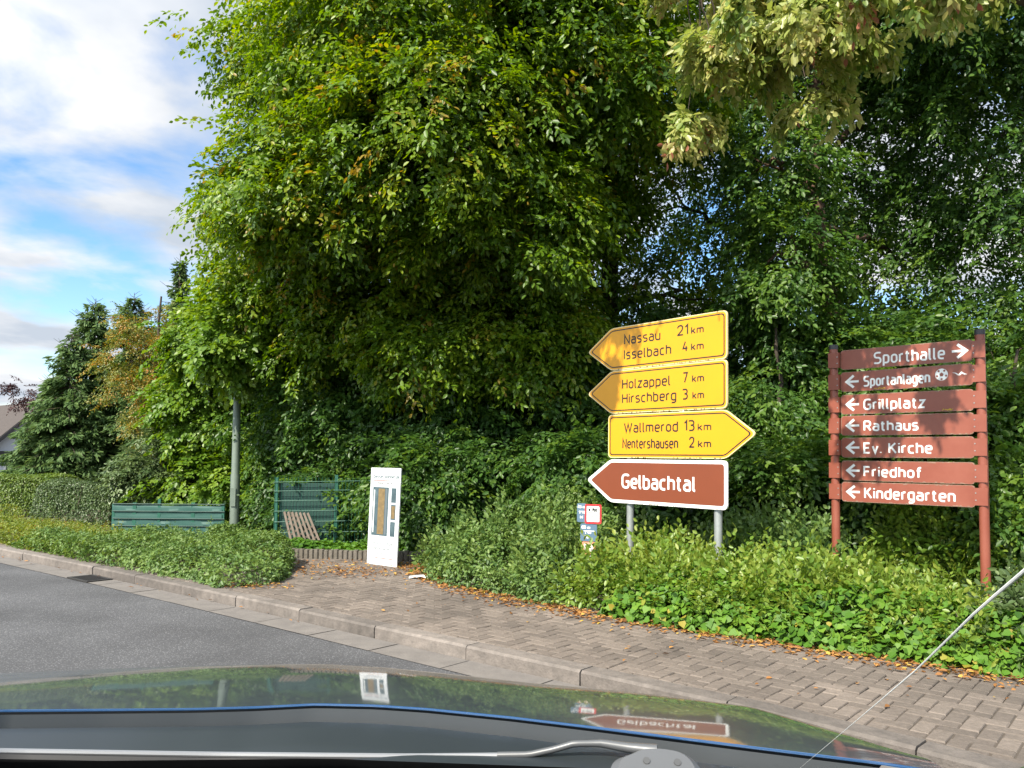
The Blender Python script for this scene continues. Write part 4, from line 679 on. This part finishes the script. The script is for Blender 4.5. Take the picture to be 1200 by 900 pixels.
# ------------------------------------------------------------------ advertising board leaning at the back of the bay
M_BOARD = mat('board_white', (.64, .66, .67), .4, noise=(3, .3, (.58, .61, .63))); M_TEAL = mat('print_teal', (.05, .085, .10), .5); M_PANE = mat('print_pane', (.025, .045, .055), .4, noise=(9, .25, (.10, .15, .17))); M_TAN = mat('print_tan', (.21, .145, .06), .5, noise=(22, .2, (.12, .085, .04))); M_REDP = mat('print_red', (.55, .07, .06), .5); M_GREY = mat('print_grey', (.10, .125, .14), .5)
def advert():
    a = gr(429.8, 660.5); c = gr(464.6, 665.3); Xa = nrm((c - a) * V(1, 1, 0)); Wd = np.linalg.norm((c - a)[:2]); Na = V(Xa[1], -Xa[0], 0); Na = Na if Na[1] < 0 else -Na; Ya = nrm(V(0, 0, 1) - Na * .035); H = 1.205; o = V(a[0], a[1], .104)
    root = tag(bpy.data.objects.new('advert_board', None), 'white advertising board with printed window frames leaning at the mesh fence', 'advertising board'); COL.objects.link(root); root.location = tuple(o + Xa * Wd / 2); bpy.context.view_layer.update()
    b = MB(); b.prism([(0, 0), (Wd, 0), (Wd, H), (0, H)], o, Xa, Ya, Na, -.016, 0); b.build('panel', M_BOARD, root)
    def rect(name, m, x0, x1, y0, y1, d, parent): q = MB(); q.prism([(x0 * Wd, (1 - y1) * H), (x1 * Wd, (1 - y1) * H), (x1 * Wd, (1 - y0) * H), (x0 * Wd, (1 - y0) * H)], o, Xa, Ya, Na, d, d + .0008); return q.build(name, m, parent)
    ph = rect('window_picture', M_TEAL, .10, .635, .2, .70, 0, root); rect('print_strip', M_PANE, .115, .27, .215, .685, .0008, ph); rect('print_strip', M_TAN, .29, .51, .215, .685, .0008, ph); rect('print_strip', M_GREY, .53, .595, .215, .685, .0008, ph); rect('print_strip', M_WHT, .14, .17, .23, .67, .0018, ph)
    for y0, y1, m in ((.205, .355, M_PANE), (.375, .53, M_TAN), (.55, .70, M_PANE)): w = rect('window_picture', M_TEAL, .725, .885, y0, y1, 0, root); rect('print_strip', m, .75, .86, y0 + .014, y1 - .014, .0008, w)
    rect('red_rule', M_REDP, .09, .66, .128, .136, 0, root); rect('red_rule', M_REDP, .27, .86, .925, .932, 0, root)
    b = MB()
    for t, x0, x1, y, h, s in (('besser', .10, .44, .108, .04, .007), ('wohnen.de', .48, .96, .108, .04, .007)): write(b, t, o, Xa, Ya, Na, x0 * Wd, x1 * Wd, (1 - y) * H, h * H * .9, s, .001)
    b.build('lettering', M_TEAL, root); b = MB()
    for t, x0, x1, y, h, s in (('Fenster', .2, .44, .167, .022, .004), ('Haustr', .5, .82, .167, .022, .004)): write(b, t, o, Xa, Ya, Na, x0 * Wd, x1 * Wd, (1 - y) * H, h * H, s, .001)
    b.build('lettering', M_BLK, root); b = MB()
    for t, x0, x1, y, h, s in (('Neue', .16, .36, .795, .035, .0042), ('Ausstellung', .42, .84, .795, .035, .0042), ('Nentershausen', .22, .76, .845, .033, .0042), ('06485/01', .28, .70, .9, .032, .0042)): write(b, t, o, Xa, Ya, Na, x0 * Wd, x1 * Wd, (1 - y) * H, h * H, s, .001)
    b.build('lettering', M_GREY, root)
advert()
# ------------------------------------------------------------------ fences, trellis, edging, lamp post, drain
M_GRN = mat('fence_green', (.012, .085, .055), .45, noise=(12, .25, (.02, .11, .075))); M_SCR = mat('screen_green', (.018, .075, .062), .65, noise=(3, .25, (.03, .10, .082))); M_SCR2 = mat('dark_screen', (.012, .05, .04), .6)
def mesh_fence():
    Y = 12.1; xs = [324.4, 394.7, 437, 480, 514]; zt = [563, 560, 559, 558, 557]; p = [at(x, 600, Y + .0 * i) for i, x in enumerate(xs)]; root = empty('mesh_fence', V(*(np.mean(p, 0)[:2]), .07), 'green double-bar mesh fence across the back of the bay', 'fence')
    for x, yt in zip(xs, zt): q = at(x, yt, Y); b = MB(); b.box(V(q[0], q[1], (q[2] + .02) / 2), .045, .045, q[2] - .02 + .06); pt = b.build('post', M_GRN, root); c = MB(); c.box(V(q[0], q[1], q[2] + .037), .05, .05, .012); c.build('cap', M_GRN, pt)
    b = MB()
    for y in (565, 575.5, 587, 599, 611.5, 624, 636, 648):
        a, c = at(322, y, Y), at(518, y - 3, Y)
        for dy in (-.009, .009): b.tube([a + V(0, dy - .03, 0), c + V(0, dy - .03, 0)], [.005] * 2, 5)
    a, c = at(322, 600, Y), at(518, 600, Y)
    for x in np.arange(a[0], c[0], .05): b.tube([(x, Y - .03, .1), (x, Y - .03, 1.13)], [.0028] * 2, 4, cap=False)
    b.build('mesh_panel', M_GRN, root); b = MB(); q = [at(x, y, Y + .05) for x, y in ((327, 566), (392, 566), (392, 652), (327, 652))]; b.add(q + [v + V(0, .006, 0) for v in q], [(0, 1, 2, 3), (7, 6, 5, 4), (0, 4, 5, 1), (1, 5, 6, 2), (2, 6, 7, 3), (3, 7, 4, 0)]); b.build('privacy_screen', M_SCR2, root)
mesh_fence()
def screen_fence():
    Y = 13.4; root = empty('screened_fence', V(*at(195, 600, Y)[:2], .07), 'low green fence covered with privacy sheeting beside the clipped hedge', 'fence')
    for x, yt in ((134, 590), (158.5, 589), (187.5, 584.5), (227, 589), (262, 590.5)): q = at(x, yt, Y); b = MB(); b.box(V(q[0], q[1], q[2] / 2), .06 if x in (158.5, 227) else .045, .05, q[2]); b.build('post', M_GRN, root)
    b = MB()
    for y in (590.3, 598.8, 607.4, 616, 625, 634): a, c = at(132, y, Y - .04), at(263, y + 1.0, Y - .04); b.tube([a, c], [.008] * 2, 5)
    b.build('rail', M_SCR2, root); nx, nz = 60, 14; P = np.zeros((nz, nx, 3)); a, c = at(132.5, 590.5, Y), at(262, 591.5, Y)
    for i in range(nz):
        for j in range(nx):
            t = j / (nx - 1); z = a[2] * (1 - i / (nz - 1)) + .05 * i / (nz - 1); ph = (a[0] + t * (c[0] - a[0])); P[i, j] = (ph, Y - .02 + .007 * math.sin(ph * 9 + i * .9) * math.sin(i * 1.9) + .006 * math.sin(i * 2.4), z - .012 * math.sin(t * 3 * math.pi) ** 2)
    b = MB(); b.grid(P); o = b.build('sheeting', M_SCR, root, True); sd = o.modifiers.new('thickness', 'SOLIDIFY'); sd.thickness = .004
screen_fence()
M_WOOD = mat('weathered_wood', (.15, .125, .10), .9, noise=(18, .2, (.10, .075, .055)))
def trellis():
    Y = 11.7; root = empty('wooden_trellis', V(*at(358, 640, Y)[:2], .1), 'weathered wooden lattice trellis leaning on the mesh fence', 'trellis')
    tl, tr, br, bl = (333.5, 600.5), (361, 602), (378.5, 644), (343, 642); I = lambda u, v: at(*(np.array(tl) * (1 - u) * (1 - v) + np.array(tr) * u * (1 - v) + np.array(br) * u * v + np.array(bl) * (1 - u) * v), Y + .28 * (1 - v))
    for k in range(7): a, c = I(k / 6, 0 - .02), I(k / 6, 1); b = MB(); d = nrm(c - a); b.box((a + c) / 2, .032, .012, np.linalg.norm(c - a), nrm(np.cross(V(0, 1, 0), d)), nrm(np.cross(d, np.cross(V(0, 1, 0), d))), d); b.build('slat', M_WOOD, root)
    for k in range(9):
        t0 = -.5 + k * .22; a = (max(0, -t0 / .8), 0) if False else None
        u0, v0, u1, v1 = 0, min(1, .14 * k + .1), min(1, .14 * k + .25), max(0, .14 * k - .35)
        if k > 6: u0, v0 = (k - 6) * .2, 1.0
        a, c = I(u0, v0) + V(0, .016, 0), I(min(1, u1), v1) + V(0, .016, 0); d = nrm(c - a); b = MB(); b.box((a + c) / 2, .028, .010, np.linalg.norm(c - a), nrm(np.cross(V(0, 1, 0), d)), nrm(np.cross(d, np.cross(V(0, 1, 0), d))), d); b.build('slat', M_WOOD, root)
trellis()
b = MB(); a, c = at(326.5, 632, 11.6), at(335, 641.5, 11.4); b.box((a + c) / 2, .05, .012, np.linalg.norm(c - a), nrm(np.cross(V(0, 1, 0), nrm(c - a))), V(0, 1, 0), nrm(c - a)); b.box(c + V(0, 0, -.05), .02, .02, .1); tag(b.build('plank', mat('pale_plank', (.62, .60, .55), .7)), 'short pale plank propped beside the trellis at the fence post', 'plank')
M_EDGE = mat('edging_concrete', (.17, .15, .125), .9, noise=(16, .2, (.10, .09, .07)), bump=(50, .5))
ed = resample([tuple(gr(x, y)) for x, y in ((318, 653), (350, 654.5), (432, 656.5), (490, 657.5), (512, 655))], 36); ge = 'concrete edging stones at the back of the bay'
for i in range(35):
    a, c = ed[i], ed[i + 1]; d = nrm(c - a); n = V(-d[1], d[0], 0); L = np.linalg.norm(c - a) - .006; h = .12 + rng.normal(0, .006); b = MB(); m = (a + c) / 2 + n * .04; poly8 = [(-L / 2, -.03), (-L / 2 + .012, -.045), (L / 2 - .012, -.045), (L / 2, -.03), (L / 2, .045), (-L / 2, .045)]
    b.prism(poly8, V(m[0], m[1], 0), d, n, V(0, 0, 1), .02, .1 + h - .01); b.prism([(p[0] * .9, p[1] * .88) for p in poly8], V(m[0], m[1], 0), d, n, V(0, 0, 1), .1 + h - .01, .1 + h); tag(b.build('edging_stone', M_EDGE), 'small upright concrete edging stone in the row behind the advertising board', 'edging stone', ge)
bank('ivy', 'ivy cushion on the bed behind the concrete edging stones', 'ivy', [ed[0] + V(0, .08, 0), ed[17] + V(0, .08, 0), ed[35] + V(0, .08, 0)], [ed[0] + V(0, .75, 0), ed[17] + V(0, .75, 0), ed[35] + V(0, .75, 0)], [(0, .08), (.08, .13), (.5, .18), (1, .2)], 4200, L_IVY, .055, 'ivy', .35, .16, .06, .06, 2.5, None, 8, None, .3, .2, .7)
M_LAMP = mat('lamp_post_grey', (.15, .19, .155), .5, .1, noise=(10, .25, (.115, .15, .12))); M_LENS = mat('lamp_lens', (.6, .6, .58), .3)
def lamp():
    p = foot(277, 13.5); root = empty('street_lamp', p, 'grey-green tapered lamp post standing behind the border shrubs', 'street lamp'); dx = at(281, 455, 13.5)[0] - at(277, 634, 13.5)[0]; H = 3.5; t = lambda z: V(p[0] + dx * .9 * z / 2.6, p[1], z)
    b = MB(); b.tube([t(-.1), t(1.1), t(1.14), t(2.6), t(H)], [.080, .076, .066, .060, .05], 18); b.build('pole', M_LAMP, root, True)
    b = MB(); b.box(t(.75) + V(0, -.086, 0), .08, .02, .3); b.build('hatch', M_LAMP, root)
    b = MB(); b.tube([t(H), t(H + .05), t(H + .1), t(H + .42), t(H + .5)], [.05, .09, .13, .2, .03], 18); hd = b.build('lamp_head', M_LAMP, root, True); b = MB(); b.tube([t(H + .10) + V(0, 0, .005), t(H + .40)], [.136, .2], 18); b.build('lens', M_LENS, hd, True)
lamp()
M_IRON = mat('cast_iron', (.04, .038, .036), .7, .4)
def drain():
    i = int(np.argmin(np.linalg.norm(KERB[:, :2] - gr(122, 677, 0)[:2], axis=1))); c = offset(KERB, -.17, 0)[i]; d = nrm(KERB[i + 3] - KERB[i - 3]); n = V(-d[1], d[0], 0); root = empty('drain_grate', c, 'rectangular cast iron drain grate in the gutter', 'drain grate'); b = MB()
    for q, sx, sy in ((n * .13, .5, .03), (-n * .13, .5, .03), (d * .235, .03, .23), (-d * .235, .03, .23)): b.box(c + q + V(0, 0, .012), sx, sy, .014, d, n)
    b.build('frame', M_IRON, root); b = MB()
    for k in range(9): b.box(c + d * (-.2 + .05 * k) + V(0, 0, .0125), .02, .229, .011, d, n)
    b.build('bars', M_IRON, root)
drain()
b = MB(); c = gr(491, 678); b.grid(np.array([[c + V(.07 * (i - 1.5), .05 * (j - 1.5), .012 + .010 * ((i * 7 + j * 5) % 3)) for j in range(4)] for i in range(4)])); tag(b.build('paper_scrap', mat('paper', (.7, .7, .68), .8)), 'crumpled white paper scrap on the pavement by the dense shrub', 'paper')
# ------------------------------------------------------------------ the car the photograph is taken from
M_PAINT = mat('bonnet_paint', (.040, .050, .060), .4, 0, coat=.75); M_PLAST = mat('black_plastic', (.020, .026, .031), .42); M_RUB = mat('wiper_rubber', (.012, .012, .013), .6); M_ARM = mat('wiper_arm_paint', (.10, .105, .11), .4, .2); M_BLADE = mat('wiper_spine', (.26, .27, .28), .35, .4); M_PLUG = mat('plug_grey', (.055, .058, .06), .5); M_DASH = mat('dashboard_vinyl', (.02, .02, .022), .75, bump=(200, .2)); M_FRIT = mat('frit_black', (.006, .006, .007), .5); M_BLUEL = mat('bonnet_lip_sky_glint', (.014, .065, .17), .25, .3, coat=1.0)
def glass():
    m = bpy.data.materials.new('windscreen_glass'); m.use_nodes = True; N = m.node_tree.nodes; t = N.new('ShaderNodeBsdfTransparent'); t.inputs[0].default_value = (1, 1, 1, 1); m.node_tree.links.new(t.outputs[0], N['Material Output'].inputs[0]); return m
def car():
    root = empty('car', V(-.35, 1.2, 0), 'dark blue car bonnet with wiper seen from behind its windscreen', 'car')
    rear = [at(x, y, Y) for x, y, Y in ((-330, 846, 1.02), (-150, 836, 1.18), (0, 832, 1.30), (120, 831, 1.34), (230, 830, 1.37), (300, 828, 1.385), (370, 824.5, 1.39), (440, 826, 1.38), (500, 830, 1.36), (600, 840, 1.32), (700, 852, 1.27), (860, 872, 1.19), (1030, 893, 1.12), (1110, 905, 1.06))]
    sil = [at(x, y, Y) for x, y, Y in ((-250, 800, 1.75), (-120, 794, 1.95), (0, 789, 2.05), (120, 784, 2.1), (240, 780, 2.14), (310, 778.5, 2.14), (380, 778, 2.13), (450, 782, 2.08), (520, 789, 2.04), (620, 800, 1.96), (750, 812, 1.84), (880, 828, 1.67), (1000, 862, 1.42), (1062, 887, 1.24))]
    n = 90; Rr = resample(rear, n); Sl = resample(sil, n)
    rows = []; K = 16
    for k in range(K + 1):  # rear edge to crest, slope growing forward
        t = k / K; q = Rr * (1 - t) + Sl * t; q[:, 2] += .018 * t * (1 - t) * 4 * .45; rows.append(q)
    dirv = nrm((Sl - Rr) * V(1, 1, 0)); sl = (Sl[:, 2] - Rr[:, 2]) / np.linalg.norm((Sl - Rr)[:, :2], axis=1) - .085
    for d in (.06, .14, .24, .32, .38, .42): q = Sl + dirv * d; q[:, 2] = Sl[:, 2] + sl * d - 1.1 * d ** 2.2; rows.append(q)
    q = rows[-1] + dirv * .03; q[:, 2] -= .3; rows.append(q); q = rows[-1] + dirv * .0; q[:, 2] = .25; rows.append(q)
    b = MB(); P = np.array(rows); b.grid(P); bo = b.build('bonnet', M_PAINT, root, True)
    for p in bo.data.polygons: p.use_smooth = True
    lip = MB(); prof = [(.0012, -.0018), (-.0005, -.0008), (-.0018, -.0014), (-.0024, -.0028), (-.0025, -.0042)]; L = []
    for dv, dz in prof: q = Rr + dirv * dv; q[:, 2] += dz + .0015; L.append(q)
    lip.grid(np.array(L)[::-1]); lo = lip.build('edge_fold', M_BLUEL, bo, True)  # sky reflected along the rear edge is put into the lip's blue colour
    # cowl: dark plastic trough between bonnet and windscreen
    cw = []
    for dv, dz in ((-.0036, -.0065), (-.010, -.030), (-.03, -.034), (-.045, -.016), (-.06, -.011), (-.09, -.012), (-.15, -.012), (-.22, -.016), (-.30, -.05)): q = Rr + dirv * dv; q[:, 2] = q[:, 2] + dz; cw.append(q)
    b = MB(); b.grid(np.array(cw)[::-1]); b.build('cowl', M_PLAST, root, True)
    # windscreen with its black printed border, raked towards the viewer
    wb = resample([at(x, y, Y) for x, y, Y in ((-330, 905, .84), (0, 897, 1.03), (380, 893, 1.08), (700, 905, 1.03), (1000, 930, .95), (1180, 960, .86))], 40); up = V(0, -.86, .52); g = [wb + up * s_ for s_ in np.linspace(0, 1.05, 12)]; b = MB(); b.grid(np.array(g)); ws = b.build('windscreen', glass(), root, True)
    b = MB(); b.grid(np.array([wb + V(0, .004, .003), wb + up * -.012 + V(0, .004, .003), wb + up * -.12 + V(0, .004, .003)])); b.build('frit_band', M_FRIT, ws)
    # wiper: blade with pale spine, arm that rises and dips to a perforated pivot cover
    def P3(x, y, Y): return at(x, y, Y)
    wr = MB(); wr.tube(resample([P3(-140, 879, 1.02), P3(0, 880.5, 1.10), P3(250, 884.5, 1.165), P3(480, 886.5, 1.19), P3(583, 885.5, 1.185)], 30), [.0042] * 30, 8); wp = wr.build('wiper', M_BLADE, root, True)
    b = MB(); pl = resample([P3(-140, 884, 1.015), P3(0, 886, 1.095), P3(250, 890.5, 1.16), P3(480, 893, 1.185), P3(600, 892, 1.18)], 30); b.tube(pl + V(0, 0, -.002), [.006] * 30, 6); b.build('wiper_blade', M_RUB, wp, True)
    arm = resample([P3(583, 885, 1.185), P3(620, 884.5, 1.18), P3(650, 878, 1.178), P3(672, 871.5, 1.175), P3(705, 871, 1.172), P3(735, 876, 1.165), P3(770, 880, 1.155)], 24); b = MB(); b.tube(arm, np.r_[[.0048] * 14, np.linspace(.005, .009, 10)], 10); b.build('wiper_arm', M_ARM, wp, True)
    out = [(716, 899), (722, 889), (738, 884), (752, 877), (775, 877), (800, 881), (814, 890), (822, 902), (826, 915), (716, 915)]; tp = [P3(x, y, 1.15 - .0011 * (y - 877)) for x, y in rp(out, 8, 4, True)[:-1]]; nn = nrm(V(0, -.72, .69)); k = len(tp); ct = np.mean(tp, 0); b = MB()
    rim = [p - nn * .003 + (ct - p) * -.02 for p in tp]; topv = [p + (ct - p) * .16 + nn * .006 for p in tp]; bot = [p - nn * .03 for p in tp]
    b.add(bot + rim + topv, [(q, (q + 1) % k, k + (q + 1) % k, k + q) for q in range(k)] + [(k + q, k + (q + 1) % k, 2 * k + (q + 1) % k, 2 * k + q) for q in range(k)] + [tuple(2 * k + q for q in range(k))]); pc = b.build('pivot_cover', M_ARM, wp, False)
    for x, y in ((757, 894), (793, 896)):
        b = MB(); c = P3(x, y, 1.15 - .0011 * (y - 877)) + nn * .0062; b.tube([c, c + nn * .002], [.0048] * 2, 14); b.build('hole_plug', M_PLUG, pc)
    gp, gn = wb[20], nrm(np.cross(V(1, 0, 0), up)); hit = lambda x, y: EYE + ray(x, y) * (((gp - EYE) @ gn) / (ray(x, y) @ gn)) + nrm(EYE - gp) * .006
    b = MB(); ck = resample([hit(1215, 652), hit(1140, 716), hit(1070, 785), hit(1000, 845), hit(935, 900)], 20); b.tube(ck, np.linspace(1, 0, 20) ** 1.6 * .0011 + .00015, 6); b.build('glare_streak', M_WHT, ws)  # thin white strip modelled in place of a bright reflection on the glass
    # dashboard, roof edge and pillars that enclose the viewer
    b = MB(); ds = np.array([wb + V(0, .02, -.03), wb + V(0, -.1, -.055), wb * V(1.0, 1, 1) + V(0, -.35, -.07), wb + V(0, -.5, -.09), wb + V(0, -.52, -.35)]); b.grid(ds); b.build('dashboard', M_DASH, root, True)
    for q in (0, -1): b = MB(); b.tube(np.array([wb[q] + up * s_ + V(.02 if q else -.02, 0, 0) for s_ in (-.05, .5, 1.08)]), [.045, .04, .04], 10); b.build('pillar', M_PAINT, root, True)
    b = MB(); tp_ = wb + up * 1.06; b.grid(np.array([tp_ + V(0, .02, -.01), tp_ + V(0, -.05, .03), tp_ + V(0, -.5, .07), tp_ + V(0, -1.3, .05)])); o = b.build('roof', M_PAINT, root, True); sd = o.modifiers.new('thickness', 'SOLIDIFY'); sd.thickness = .03
car()
